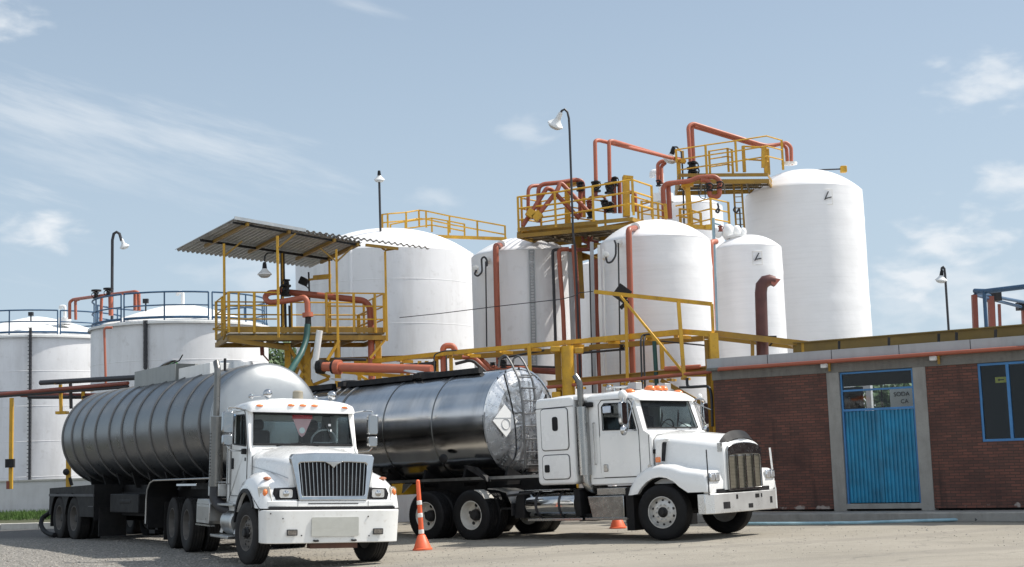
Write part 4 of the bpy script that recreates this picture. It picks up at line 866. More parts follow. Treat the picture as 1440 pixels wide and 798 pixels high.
obj('switch_box',MB().box(p.x-.14,p.x+.14,45.85,45.98,at(10,658,46).z,at(10,646,46).z),black,t);obj('foot',MB().bar(at(12,677,46),at(12,688,46),.14,.1),redbrown,t)
t=thing('pipe_post','yellow post with a black fitting just behind the ribbed trailer tail','post',at(96,692,42))
p=at(96.5,640,42);obj('post',MB().bar(p,Vector((p.x,p.y,.5)),.12,.12),yellow,t);obj('fitting',MB().sphere(at(93,664,41.8),.1,10,6).tube([at(98,672,41.9),at(101,683,41.9)],.05,8),black,t)
t=thing('valve_rod','black vertical rod crossing the far left pipes','pipework',at(100,575,40.8));obj('rod',MB().tube([at(99,533,40.8),at(100,575,40.8)],.05,8),conduit,t)
# roof pipes of squat tanks
t=pipes('roof_pipe','salmon pipe linking the roofs of the two squat left tanks','pipework',[
 ([(98,449,60),(98,425,60),(103,421.5,60),(136,417,57),(190,410.5,54),(195,412,54),(195.5,437,54)],0.068,None),([(106.5,450,60),(106,423,60),(112,421,60)],0.060,None),([(190,412,54.2),(190,437,54.2)],0.068,None),([(141.5,455,55.5),(143,419,55.5)],0.060,None),([(156,444,55),(155.5,418,55)],0.090,None)],salmon,valves=((135,416,56.6,.8,None),(152.5,413,55,.8,None)))
obj('handwheel',MB().lathe([(.001,.03),(.2,.03),(.2,-.03),(.001,-.03)],Matrix.Translation(at(135.5,409,56.6)),14).lathe([(.001,.03),(.2,.03),(.2,-.03),(.001,-.03)],Matrix.Translation(at(152.5,406.5,55)),14).tube([at(135.5,409,56.6),at(135.5,417,56.6)],.05,8).tube([at(152.5,406,55),at(152.5,415,55)],.05,8),black,t)
# roof details of the squat tanks
for tt,L in ((tA,((43.5,443,449),)),(tB,((205,425,434),))):
    for i,(x,y0,y1) in enumerate(L):
        Yq=(cA if tt is tA else cB).y-3.2;obj('roof_fitting',MB().bar(at(x,y0,Yq),at(x,y1+4,Yq),.05,.05).box(at(x,y0,Yq).x-.1,at(x,y0,Yq).x+.1,Yq-.08,Yq+.08,at(x,y0,Yq).z-.05,at(x,y0,Yq).z+.12),conduit,tt)
for (x0,y0,x1,y1) in ((150,435,166,430),(296,427,306,427),(308,432,340,431)):
    pass
# ================================================================== BRICK BUILDING
P0=Vector((4.65,33.6,0));BA=math.atan2(-1,1.47)
bl=thing('brick_building','low red brick building with grey concrete frame and blue metal door at the right','building',P0,rot=(0,0,BA))
EZ=3.27
T=.22
door0,door1=3.14,4.80
mb=MB().box(.02,2.84,0,T,.25,EZ).box(5.09,6.20,0,T,.25,EZ).box(6.20,7.50,0,T,.25,1.62).box(7.5,13,0,T,.25,EZ)
obj('wall',mb,brick,bl)
mb=MB().box(.02,.22,T+.002,7,.25,EZ).box(.22,12.8,7,7.2,.25,2.2);obj('side_wall',mb,brick,bl)
for a_,b_ in ((2.84,3.13),(4.81,5.09)): obj('concrete_column',MB().box(a_,b_,-.03,T+.03,.2,EZ+.001),conc,bl,bev=.008)
obj('lintel',MB().box(0,13,-.025,T+.02,EZ,3.50),conc_d,bl,bev=.008)
obj('cornice',MB().box(-.1,13,-.10,7.3,3.50,3.56),conc_d,bl)
obj('fascia',MB().box(-.1,13,-.06,.02,3.562,3.78),fasc,bl)
mb=MB()
for i in range(1,9): mb.box(-.1+i*1.55,-.085+i*1.55,-.064,-.058,3.563,3.779)
obj('fascia_joint',mb,conduit,bl)
obj('roof',MB().box(-.1,13,.03,7.3,3.70,3.76),sheet_m,bl)
# door with corrugated leaves and glazed transom
dr=obj('door',MB().box(door0,door0+.04,.03,.10,.36,3.26).box(door1-.04,door1,.03,.10,.36,3.26).box(door0+.04,door1-.04,.03,.10,3.22,3.26).box(door0+.04,door1-.04,.03,.10,2.39,2.44).box(door0+.04,door1-.04,.035,.095,2.83,2.87),blue_f,bl)
mb=MB()
for k,(x0,x1) in enumerate(((door0+.045,(door0+door1)/2-.004),((door0+door1)/2+.004,door1-.045))):
    n=9;w_=(x1-x0)/n;poly=[]
    for i in range(n):
        a_=x0+i*w_;poly+=[(a_,.075),(a_+w_*.30,.075),(a_+w_*.42,.045),(a_+w_*.88,.045),(a_+w_,.075)]
    poly+=[(x1,.09),(x0,.09)]
    mb.prism(poly,.38,2.385,'z')
obj('door_leaf',mb,blue,dr,ang=20)
mb=MB().box((door0+door1)/2-.03,(door0+door1)/2+.03,.03,.044,.38,2.385)
obj('door_stile',mb,blue,dr);obj('door_glass',MB().box(door0+.04,door1-.04,.06,.066,2.44,2.83).box(door0+.04,door1-.04,.06,.066,2.87,3.22),gl_win,dr)
obj('threshold',MB().box(door0-.02,door1+.02,-.03,.2,.25,.36),conc,bl)
# window
wn=obj('window',MB().box(6.20,6.25,.02,.09,1.62,3.26).box(7.45,7.5,.02,.09,1.62,3.26).box(6.25,7.45,.02,.09,3.21,3.26).box(6.25,7.45,.02,.09,1.62,1.67).box(6.78,6.84,.015,.095,1.67,3.21),blue_f,bl)
obj('window_glass',MB().box(6.25,6.78,.05,.056,1.67,3.21).box(6.84,7.45,.05,.056,1.67,3.21),gl_win,wn)
# room behind
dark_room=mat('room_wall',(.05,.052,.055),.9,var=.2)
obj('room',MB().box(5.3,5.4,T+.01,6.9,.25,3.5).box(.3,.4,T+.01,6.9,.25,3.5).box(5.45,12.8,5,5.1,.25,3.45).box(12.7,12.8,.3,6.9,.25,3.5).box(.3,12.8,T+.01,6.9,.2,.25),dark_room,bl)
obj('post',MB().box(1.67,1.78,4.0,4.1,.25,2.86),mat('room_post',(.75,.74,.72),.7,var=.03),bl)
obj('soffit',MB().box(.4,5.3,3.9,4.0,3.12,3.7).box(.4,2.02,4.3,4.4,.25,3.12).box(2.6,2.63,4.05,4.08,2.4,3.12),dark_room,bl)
s1=thing('wall_sign','pale notice board with black lettering seen through the transom of the blue door','sign',P0,rot=(0,0,BA))
obj('board',MB().box(1.25,2.6,8.5,8.54,2.0,3.20),mat('sign_board',(.60,.66,.64),.6,var=.04),s1)
obj('leg',MB().box(1.3,1.36,8.55,8.6,0,3.2).box(2.5,2.56,8.55,8.6,0,3.2),white_pl,s1)
s3=thing('white_post','white post seen through the transom left of the bushy tree','post',P0,rot=(0,0,BA))
obj('post',MB().box(.63,.78,8.3,8.45,0,3.20),white_pl,s3);obj('cap',MB().box(.5,.78,8.28,8.47,3.20,3.36),white_pl,s3)
def text(s,x,y,z,size,m,parent,rotz=0,name='lettering',ext=.004):
    cu=bpy.data.curves.new(name,'FONT');cu.body=s;cu.size=size;cu.extrude=ext
    o=bpy.data.objects.new('tmp_text',cu);COL.objects.link(o);bpy.context.view_layer.update()
    me=bpy.data.meshes.new_from_object(o.evaluated_get(bpy.context.evaluated_depsgraph_get()));bpy.data.objects.remove(o)
    me.materials.clear();me.materials.append(m)
    q=bpy.data.objects.new(name,me);COL.objects.link(q);q.location=(x,y,z);q.rotation_euler=(R(90),0,rotz);q.parent=parent;return q
text('SODA',1.36,8.49,2.98,.17,black,s1);text('CA',1.55,8.49,2.78,.16,black,s1)
s2=thing('wall_sign','small yellow notice stuck inside the dark window at the right edge','sign',P0,rot=(0,0,BA))
obj('board',MB().box(6.52,6.76,.12,.13,2.84,2.96),mat('sign_yellow',(.75,.72,.1),.5,var=.05),s2)
obj('symbol',MB().prism([(6.57,2.90),(6.61,2.93),(6.61,2.91),(6.70,2.91),(6.70,2.89),(6.61,2.89),(6.61,2.87)],.114,.119),black,s2)
# small lamps under the eave
for px,s_,lb in ((1163,2.78,'small white bulkhead lamp under the eave left of the blue door'),(1317,5.25,'small white bulkhead lamp under the eave between door and window')):
    t=thing('bulkhead_lamp',lb,'lamp',P0,rot=(0,0,BA));s_=s_
    obj('lamp_body',MB().box(s_,s_+.14,-.2,-.06,3.38,3.48),lamp_sh,t,bev=.02);obj('bracket',MB().bar((s_+.17,-.08,3.30),(s_+.17,-.08,3.5),.03,.05).bar((s_,-.05,3.49),(s_+.2,-.05,3.49),.03,.03),yellow_d,t)
# pavement in front
mb=MB().box(-2.0,14,-.75,-.001,0,.20);mb2=MB().box(-2.0,14,-.90,-.752,0,.19)
for m_,nm,mm in ((mb,'pavement',conc),(mb2,'pavement_kerb',conc)):
    o=obj(nm,m_,mm,bev=.015);o.location=P0;o.rotation_euler=(0,0,BA);struct(o)
# I beam along roof
t=thing('roof_beam','long yellow steel beam lying above the front roof edge of the brick building','beam',at(1290,480,32))
obj('beam',MB().beam(at(1120,489,34.3)+Vector((0,.4,0)),at(1500,460,28.6)+Vector((0,.4,0)),.16,.30,.025),mat('beam_old_yellow',(.19,.125,.03),.6,var=.2,vscale=2,streak=.5,scol=(.07,.05,.025),stretch=(.5,.5,1)),t)
obj('end_plate',MB().bar(at(1133,489,34.2)+Vector((.05,.35,-.1)),at(1133,489,34.2)+Vector((.05,.35,.14)),.28,.2),yellow,t)
mb=MB()
for x in (1180,1250,1320,1345,1400): p=at(x,470,33-(x-1130)*.013);mb.bar(at(x,497-(x-1180)*.075,33.4-(x-1130)*.013),at(x,480-(x-1180)*.075,33.4-(x-1130)*.013),.05,.05)
obj('standoff',mb,black,t)
# brown duct
p=at(1073,503,35.2);t=thing('exhaust_duct','dark brown bent exhaust duct rising from the brick building roof','duct',p)
mb=MB();pts=WY([(1073,520,35.2),(1070,412,35.2),(1071,402,35.2),(1076,396,35.2),(1083,394,35.2),(1090,394.5,35.2)]);mb.tube(pts,[.15,.15,.155,.155,.14,.10],20,cap=False)
e=WY([(1083,391,35.2),(1098,393,35.2),(1089,403,35.2),(1083,400,35.2)])
obj('duct',mb,mat('duct_brown',(.11,.045,.04),.5,.3,var=.25,streak=.5,scol=(.05,.03,.03)),t)
mb=MB();mb.add([(e[0]+Vector((0,-.13,0))),(e[1]),(e[2]+Vector((0,-.1,0))),(e[3]+Vector((0,-.13,0))),(e[0]+Vector((0,.13,0))),(e[1]+Vector((0,.02,0))),(e[2]+Vector((0,.1,0))),(e[3]+Vector((0,.13,0)))],[(0,1,2,3),(7,6,5,4),(0,4,5,1),(1,5,6,2),(2,6,7,3)])
obj('mouth',mb,redbrown,t)
obj('bracket',MB().bar(at(1075,474,35),at(1092,474,35),.04,.05).bar(at(1082,487,35),at(1092,475,35),.03,.04),black,t)
# blue frame at the right edge
a=at(1380,455,31);t=thing('roof_pipework','blue pipe frame with rust red legs standing on the roof at the right edge','frame',a)
obj('main_pipe',MB().tube([at(1371,409.5,32),at(1386,410,31.6),at(1470,400,30)],.058,12).tube([at(1384,411,31.6),at(1387,460,31.6),at(1388,475,31.6)],.042,10),blue_rail,t)
obj('cross_pipe',MB().tube([at(1372,412,32),at(1396,417,33.4),at(1450,427,36)],.04,10).tube([at(1371,415,32),at(1440,433,36),at(1455,437,36.5)],.038,10),blue_rail,t)
mb=MB()
for x,y0,Y,r in ((1370,415,32,.055),(1393,417,33,.06),(1405,428,34,.03),(1440,430,36,.06),(1397,420,33.6,.025)):
    p=at(x,y0,Y);mb.bar(p,at(x+2.5,y0+60,Y),r*2,r*2)
obj('leg',mb,redbrown,t);obj('joint',MB().box(-.16,.16,-.16,.16,-.1,.1,Matrix.Translation(at(1396,418,33.3))).box(-.12,.12,-.12,.12,-.1,.1,Matrix.Translation(at(1437,431,35.8))),black,t)
# blue pvc pipe on ground
t=thing('ground_pipe','thin faded blue pipe lying along the kerb in front of the brick building','pipe',(5.2,31.6,.04))
P=[atz(x,y,.05) for x,y in ((1040,736.5),(1120,736.3),(1200,735.5),(1260,733.5),(1310,732),(1370,730.5))]
obj('pipe',MB().tube(P,.032,10),mat('faded_blue',(.25,.42,.50),.5,var=.25,vscale=2,streak=.4,scol=(.5,.52,.52),stretch=(1,1,1)),t)
obj('black_pipe',MB().tube([atz(1371,731,.05),atz(1470,729,.05)],.04,8),conduit,t)
# cones
def cone(label,px,py,H_,tall=True):
    g=atz(px,py,0);t=thing('traffic_cone',label,'traffic cone',(g.x,g.y,gz(g.x,g.y)))
    M_=Matrix.Translation((g.x,g.y,gz(g.x,g.y)))@Matrix.Rotation(R(-2.5),4,'Y')
    obj('base',MB().lathe([(.001,0),(.19,0),(.19,.03),(.17,.04),(.075,.28),(.06,.29),(.001,.29)],M_,28),cone_o,t)
    if tall:
        pr=[(.055,.26),(.055,.30)];
        mb=MB().lathe([(.052,.27),(.045,H_*.6),(.040,H_-.06),(.035,H_-.015),(.001,H_)],M_,20);obj('pole',mb,cone_o,t)
        for z in (.31,.62,.86): obj('reflective_band',MB().lathe([(.0535-.006*z,z*1.0),(.0535-.006*z+.002,z+.01),(.0535-.006*z+.001,z+.075),(.05-.006*z,z+.08)],M_,20),mat('band_white',(.85,.84,.82),.4,var=.05) if 'band_white' not in bpy.data.materials else bpy.data.materials['band_white'],t)
        obj('top_knob',MB().sphere(M_@Vector((0,0,H_-.02)),.04,12,8),cone_o,t)
    return t
cone('tall orange delineator cone with white bands standing between the two trucks',594,767,1.32)
cone('squat orange cone half hidden behind the sleeper truck',869,743,.9)
# trees
def tree(name,label,base,h,r,seed,n=2600,leaf=.11,dark=(.035,.07,.018)):
    rs=random.Random(seed);t=thing(name,label,'tree',base);b=Vector(base)
    mb=MB();cl=[]
    mb.tube([b,b+Vector((.1,0,h*.3)),b+Vector((0,.1,h*.55))],[.22,.17,.1],8)
    for k in range(12):
        a=rs.uniform(0,6.28);e=b+Vector((math.cos(a)*r*rs.uniform(.4,.8),math.sin(a)*r*rs.uniform(.4,.8),h*rs.uniform(.5,.95)))
        s=b+Vector((0,0,h*rs.uniform(.3,.5)));mb.tube([s,s.lerp(e,.5)+Vector((0,0,.15)),e],[.08,.05,.02],6);cl.append((e,r*rs.uniform(.28,.5)))
    obj('trunk',mb,mat('bark_'+str(seed),(.09,.07,.05),.9,var=.3),t)
    mb=MB()
    for k in range(n):
        c,rr=cl[rs.randrange(len(cl))];d=Vector((rs.gauss(0,1),rs.gauss(0,1),rs.gauss(0,.8))).normalized()*rr*rs.uniform(.35,1.1)
        p=c+d;u=Vector((rs.gauss(0,1),rs.gauss(0,1),rs.gauss(0,1))).normalized();v=u.orthogonal().normalized()
        s=leaf*rs.uniform(.6,1.4);bb=len(mb.v);mb.v+=[p-u*s,p+v*s*.5,p+u*s,p-v*s*.5];mb.f.append([bb,bb+1,bb+2,bb+3])
    obj('crown',mb,mat('leaves_'+str(seed),dark,.6,var=.6,vscale=4,col2=tuple(c*2.2 for c in dark)),t,flat=True)
    return t
g=at(402,560,62);tree('leafy_tree','green tree glimpsed in the gap under the canopy platform',(g.x,62,0),6.9,2.6,5,5000,.13,(.05,.085,.03))
g=P0+Vector((math.cos(BA),math.sin(BA),0))*.75+Vector((-math.sin(BA),math.cos(BA),0))*10.6
tree('leafy_tree','bushy tree behind the brick building seen through the door transom',(g.x,g.y,0),4.0,1.1,6,3500,.10,(.07,.12,.045))
# ================================================================== VEHICLES
RX=Matrix.Rotation(R(90),4,'X')   # local z -> -y  (outward on the right hand side)
_cache={}
def wheel_meshes(kind,dirty):
    key=(kind,dirty)
    if key in _cache: return _cache[key]
    tp=[(.285,.10),(.30,.128),(.36,.146),(.42,.148),(.47,.140),(.505,.124),(.517,.108)]
    half=tp+[(.519,.088),(.506,.085),(.506,.075),(.520,.072),(.520,.040),(.507,.037),(.507,.027),(.521,.024)]
    prof=half+[(r,-h) for r,h in reversed(half)]
    ty=MB().lathe(prof,RX,56)
    if dirty:
        for i in range(90):
            a=2*math.pi*i/90
            for h0,h1 in ((.098,.124),(-.124,-.098)):
                p=[(.5075*math.cos(a+d),.5075*math.sin(a+d)) for d in (-.012,.012)];q=[(.522*math.cos(a+d),.522*math.sin(a+d)) for d in (-.010,.010)]
                ty.add([(p[0][0],p[0][1],h0),(p[1][0],p[1][1],h0),(q[1][0],q[1][1],h0),(q[0][0],q[0][1],h0),(p[0][0],p[0][1],h1),(p[1][0],p[1][1],h1),(q[1][0],q[1][1],h1-.01),(q[0][0],q[0][1],h1-.01)],[(0,1,2,3),(7,6,5,4),(3,2,6,7),(0,3,7,4),(1,5,6,2)],RX)
    hub=MB()
    if kind=='front':
        rim=MB().lathe([(.302,.10),(.298,.130),(.285,.130),(.276,.07),(.262,.052),(.245,.058),(.19,.088),(.165,.092),(.10,.092),(.10,-.05),(.29,-.12),(.302,.10)],RX,48)
        for i in range(10):
            a=2*math.pi*(i+.5)/10;M_=RX@Matrix.Translation((.222*math.cos(a),.222*math.sin(a),.064));hub.lathe([(.001,.014),(.024,.014),(.024,-.03)],M_,12)
            b=2*math.pi*i/10;M_=RX@Matrix.Translation((.142*math.cos(b),.142*math.sin(b),.09));rim.lathe([(.017,0),(.017,.03),(.010,.034),(.001,.034)],M_,6)
        hub.lathe([(.095,.08),(.095,.115),(.075,.135),(.07,.165),(.055,.18),(.001,.182)],RX,24)
    else:
        rim=MB().lathe([(.302,.10),(.298,.130),(.286,.130),(.272,.05),(.262,-.02),(.245,-.055),(.20,-.066),(.12,-.066),(.12,-.11),(.29,-.12),(.302,.10)],RX,48)
        for i in range(5):
            a=2*math.pi*(i+.3)/5;M_=RX@Matrix.Translation((.20*math.cos(a),.20*math.sin(a),-.060));hub.lathe([(.001,.006),(.038,.006),(.038,-.03)],M_,14)
        for i in range(10):
            b=2*math.pi*i/10;M_=RX@Matrix.Translation((.145*math.cos(b),.145*math.sin(b),-.066));rim.lathe([(.017,0),(.017,.03),(.001,.034)],M_,6)
        hub.lathe([(.12,-.06),(.115,.02),(.10,.05),(.085,.075),(.001,.08)],RX,24)
    _cache[key]=(rim,ty,hub);return _cache[key]
_md={}
def wheel(parent,x,y,z=.52,kind='rear',mats=None,steer=0,s=1.0,dirty=True,inner=False):
    rimm,tym,hubm=mats
    key=(kind,dirty,rimm.name,tym.name)
    rim,ty,hub=wheel_meshes(kind,dirty)
    left=y>0
    if key not in _md:
        o=obj('wheel',rim,rimm,parent,ang=30);t_=obj('tyre',ty,tym,o,ang=30);h_=obj('hub',hub,hubm,o,ang=30);_md[key]=(o.data,t_.data,h_.data)
    else:
        a,b,c=_md[key];o=bpy.data.objects.new('wheel',a);COL.objects.link(o);o.parent=parent
        for nm,dd_ in (('tyre',b),('hub',c)):
            q=bpy.data.objects.new(nm,dd_);COL.objects.link(q);q.parent=o
    o.location=(x,y,z);o.rotation_euler=(0,random.uniform(0,6.28) if 0 else 0,(math.pi if left else 0)+steer)
    k=z/.52;o.scale=(k*s,1,k*s)
    return o
def duals(parent,xs,mats,z=.52,both=True):
    for x in xs:
        wheel(parent,x,-1.07,z,'rear',mats);wheel(parent,x,-.74,z,'rear',mats)
        wheel(parent,x,1.07,z,'rear',mats);wheel(parent,x,.74,z,'rear',mats)
def rrect(x0,x1,z0,z1,r,n=4):
    P=[]
    for cx,cz,a0 in ((x0+r,z0+r,180),(x1-r,z0+r,270),(x1-r,z1-r,0),(x0+r,z1-r,90)):
        for i in range(n+1): a=R(a0+90*i/n);P.append((cx+r*math.cos(a),cz+r*math.sin(a)))
    return P
def door_line(parent,pts,y,name='door_seal',m=None,r=.008):
    return obj(name,MB().tube([(x,y,z) for x,z in pts],r,5,closed=True,cap=False),m or black,parent)
def bar3(mb,pts,r=.015,n=7): return mb.tube(pts,r,n,fil=.04)
def hoodloft(secs):
    S_=[]
    for x,w,zb,zs,zc in secs:
        h=[(-w,zb),(-w-.0,zb+(zs-zb)*.5),(-w,zs-.05),(-w*.965,zs+.02),(-w*.86,zs+(zc-zs)*.42),(-w*.6,zs+(zc-zs)*.76),(-w*.3,zs+(zc-zs)*.95),(0,zc)]
        full=h+[(-a,b) for a,b in reversed(h[:-1])]
        S_.append([(x,a,b) for a,b in full])
    return MB().loft(S_)
def windows_cab(t,side,win,y,thick,mat_body,front,back_win,wsframe,glassmat,names):
    pass
# ------------------------------------------------------------------ sleeper truck (right)
t2=thing('semi_truck','white sleeper truck with square chrome grille parked in front of the brick building','truck',(3.412,27.58,0),'semi trucks',rot=(.0012,-.0134*-1*-1,-.7185))
PT=paint
# frame
mb=MB()
for y in (-.43,.43): mb.box(-7.0,.95,y-.04,y+.04,.74,.98)
for x in (-6.9,-5.4,-4.2,-3,-1.9,-.6,.6): mb.box(x-.05,x+.05,-.43,.43,.76,.95)
mb.box(-.9,.7,-.36,.36,.55,1.35).tube([(0,-.95,.5),(0,.95,.5)],.06,8)
for x in (-4.82,-6.14): mb.tube([(x,-.9,.5),(x,.9,.5)],.1,8).sphere((x,0,.5),.26,10,8)
mb.box(-6.0,-5.0,-.5,.5,.98,1.16)
obj('frame',mb,frame_m,t2)
obj('fifth_wheel',MB().lathe([(.001,1.22),(.48,1.22),(.48,1.15),(.001,1.15)],Matrix.Translation((-5.45,0,0)),24),frame_m,t2)
# cab shell
def side_panel(outer,inner,y,sgn,th=.04):
    return MB().ring([(x,y,z) for x,z in outer],[(x,y,z) for x,z in inner],(0,-sgn*th,0))
out2=[(-1.73,1.06),(-.30,1.06),(-.30,1.96),(-.45,2.05),(-.63,2.66),(-.8,2.74),(-1.73,2.77),(-1.73,2.1)]
inn2=[(-1.42,2.10),(-.63,2.08),(-.62,2.09),(-.62,2.12),(-.735,2.54),(-.77,2.58),(-1.36,2.61),(-1.42,2.55)]
cw=.99
body=MB()
for sg in (-1,1):
    body.v+=[];q=side_panel(out2,inn2,sg*cw,sg);body.add(q.v,q.f)
body.box(-1.77,-1.73,-cw,-.45,1.06,2.76).box(-1.77,-1.73,.45,cw,1.06,2.76).box(-1.77,-1.73,-.45,.45,1.06,1.9).box(-1.77,-1.73,-.45,.45,2.5,2.76)
body.box(-1.73,-.3,-cw+.04,cw-.04,1.05,1.10)
# windscreen frame and cowl
wo=[(-.45,-cw+.02,2.03),(-.45,cw-.02,2.03),(-.635,cw-.04,2.67),(-.635,-cw+.04,2.67)]
wi=[(-.465,-.84,2.10),(-.465,.84,2.10),(-.625,.80,2.62),(-.625,-.80,2.62)]
body.ring(wo,wi,(-.03,0,-.0))
body.loft([[(-.28,-cw+.01,1.1),(-.28,cw-.01,1.1),(-.28,cw-.01,1.9),(-.28,cw-.1,1.98),(-.28,-cw+.1,1.98),(-.28,-cw+.01,1.9)],[(-.46,-cw+.01,1.1),(-.46,cw-.01,1.1),(-.46,cw-.01,2.0),(-.46,cw-.05,2.05),(-.46,-cw+.05,2.05),(-.46,-cw+.01,2.0)]])
obj('cab_shell',body,PT,t2,bev=.018)
def roof(secs,wd):   # secs (x, zside, zcrown, halfwidth)
    S_=[]
    for x,zs,zc,w in secs:
        pts=[(-w,zs-.03),(-w,zs)]+[(-w*math.cos(math.pi*i/12)**1.0,zs+(zc-zs)*math.sin(math.pi*i/12)**.6) for i in range(1,12)]+[(w,zs),(w,zs-.03)]
        S_.append([(x,a,b) for a,b in pts])
    return MB().loft(S_)
obj('roof',roof([(-1.78,2.70,2.86,.99),(-1.5,2.72,2.88,1.0),(-1.0,2.72,2.89,1.0),(-.7,2.70,2.83,.99),(-.56,2.66,2.72,.96),(-.53,2.655,2.68,.92)],1),PT,t2,ang=50)
obj('windscreen',MB().add([(-.475,-.85,2.09),(-.475,.85,2.09),(-.635,.81,2.63),(-.635,-.81,2.63)],[(0,1,2,3)]),gl_ws2,t2)
obj('windscreen_seal',MB().tube([(-.448,-.845,2.095),(-.448,.845,2.095),(-.618,.805,2.625),(-.618,-.805,2.625)],.016,6,closed=True),black,t2)
for sg in (-1,1):
    obj('side_window',MB().box(-1.42,-.62,sg*(cw-.022)-.003,sg*(cw-.022)+.003,2.08,2.61),gl_side,t2)
# doors
door=obj('door',MB().prism(rrect(-1.50,-.56,1.19,2.04,.09),-cw-.014,-cw+.0),PT,t2,bev=.006)
door_line(t2,[(-1.50,1.28),(-1.42,1.19),(-.64,1.19),(-.56,1.27),(-.56,2.06),(-.70,2.60),(-.76,2.66),(-1.42,2.68),(-1.50,2.60)],-cw-.004)
door_line(t2,[(-1.42,2.10),(-.63,2.08),(-.745,2.56),(-.78,2.59),(-1.36,2.61),(-1.42,2.55)],-cw-.004,'window_seal',r=.012)
obj('handle',MB().box(-1.42,-1.32,-cw-.035,-cw-.014,1.30,1.44),chrome_d,door,bev=.012)
obj('window_bar',MB().bar((-.86,-cw+.01,2.1),(-.86,-cw+.01,2.58),.02,.02),PT,t2)
obj('grab_handle',MB().tube([(-1.62,-cw-.05,1.45),(-1.62,-cw-.05,2.25)],.013,7).tube([(-1.62,-cw,1.45),(-1.62,-cw-.05,1.45)],.011,6).tube([(-1.62,-cw,2.25),(-1.62,-cw-.05,2.25)],.011,6),chrome_d,t2)
obj('panel_seam',MB().tube([(-.27,-.925,1.06),(-.27,-.925,1.86),(-.27,-.8,1.95),(-.27,0,2.03),(-.27,.8,1.95)],.005,5),conduit,t2)
obj('hood_latch',MB().box(-.33,-.22,-.955,-.925,1.60,1.68),black_p,t2,bev=.01)
obj('cab_skirt',MB().box(-1.66,-.42,-cw-.01,-cw+.03,1.06,1.17),PT,t2,bev=.008)
obj('rivet_row',MB().box(-1.7,-.35,-cw-.012,-cw,1.175,1.182).box(-.34,-.33,-cw-.006,-cw+.01,1.2,1.95),conduit,t2)
for sg in (-1,1): 
    if sg==1: obj('door',MB().prism(rrect(-1.50,-.56,1.19,2.04,.09),cw,cw+.014),PT,t2,bev=.006)
# sleeper
obj('sleeper',MB().prism(rrect(-3.02,-2.02,1.08,2.80,.10),-1.12,1.12),PT,t2,bev=.05,bseg=3)
obj('sleeper_front',MB().box(-2.05,-1.76,-.86,.86,1.1,2.72),PT,t2,bev=.03)
obj('sleeper_roof',roof([(-3.0,2.74,2.82,1.08),(-2.4,2.76,2.87,1.10),(-2.02,2.76,2.87,1.08),(-1.74,2.72,2.86,.98)],1),PT,t2,ang=50)
for (x0,x1,z0,z1,hh) in ((-2.86,-2.18,1.77,2.58,'h'),(-2.86,-2.18,1.20,1.66,'l')):
    d_=obj('locker_door',MB().prism(rrect(x0,x1,z0,z1,.07),-1.142,-1.12),PT,t2,bev=.006)
    obj('seal',MB().tube([(x,-1.125,z) for x,z in rrect(x0-.012,x1+.012,z0-.012,z1+.012,.08)],.007,5,closed=True),conduit,d_)
    if hh=='h': obj('window',MB().prism(rrect(-2.56,-2.42,2.14,2.42,.05),-1.152,-1.14),black_p,d_)
    else: obj('latch',MB().prism(rrect(-2.80,-2.68,1.33,1.48,.03),-1.156,-1.14),black_p,d_)
obj('trim_line',MB().tube([(-3.02,-1.123,2.60),(-2.03,-1.123,2.61)],.006,5),conduit,t2)
# exhaust
obj('exhaust_stack',MB().tube([(-1.86,-1.08,2.55),(-1.86,-1.08,3.0),(-1.88,-1.08,3.08),(-1.97,-1.08,3.2)],.062,18,fil=.06,cap=False).tube([(-1.86,-1.08,2.62),(-1.86,-1.08,2.68)],.08,18),exh,t2)
obj('exhaust_shield',MB().tube([(-1.86,-1.06,1.25),(-1.86,-1.06,2.58)],.135,28).tube([(-1.86,-1.02,1.25),(-1.86,-1.02,1.05),(-1.80,-.9,.95),(-1.70,-.6,.95)],.09,14,fil=.1),chrome_d,t2)
obj('exhaust_clamp',MB().box(-1.80,-1.62,-1.07,-.98,2.56,2.66),black_p,t2,bev=.02)
obj('side_shield',MB().box(-2.02,-1.76,-1.0,-.86,1.1,2.52),chrome_d,t2,bev=.02)
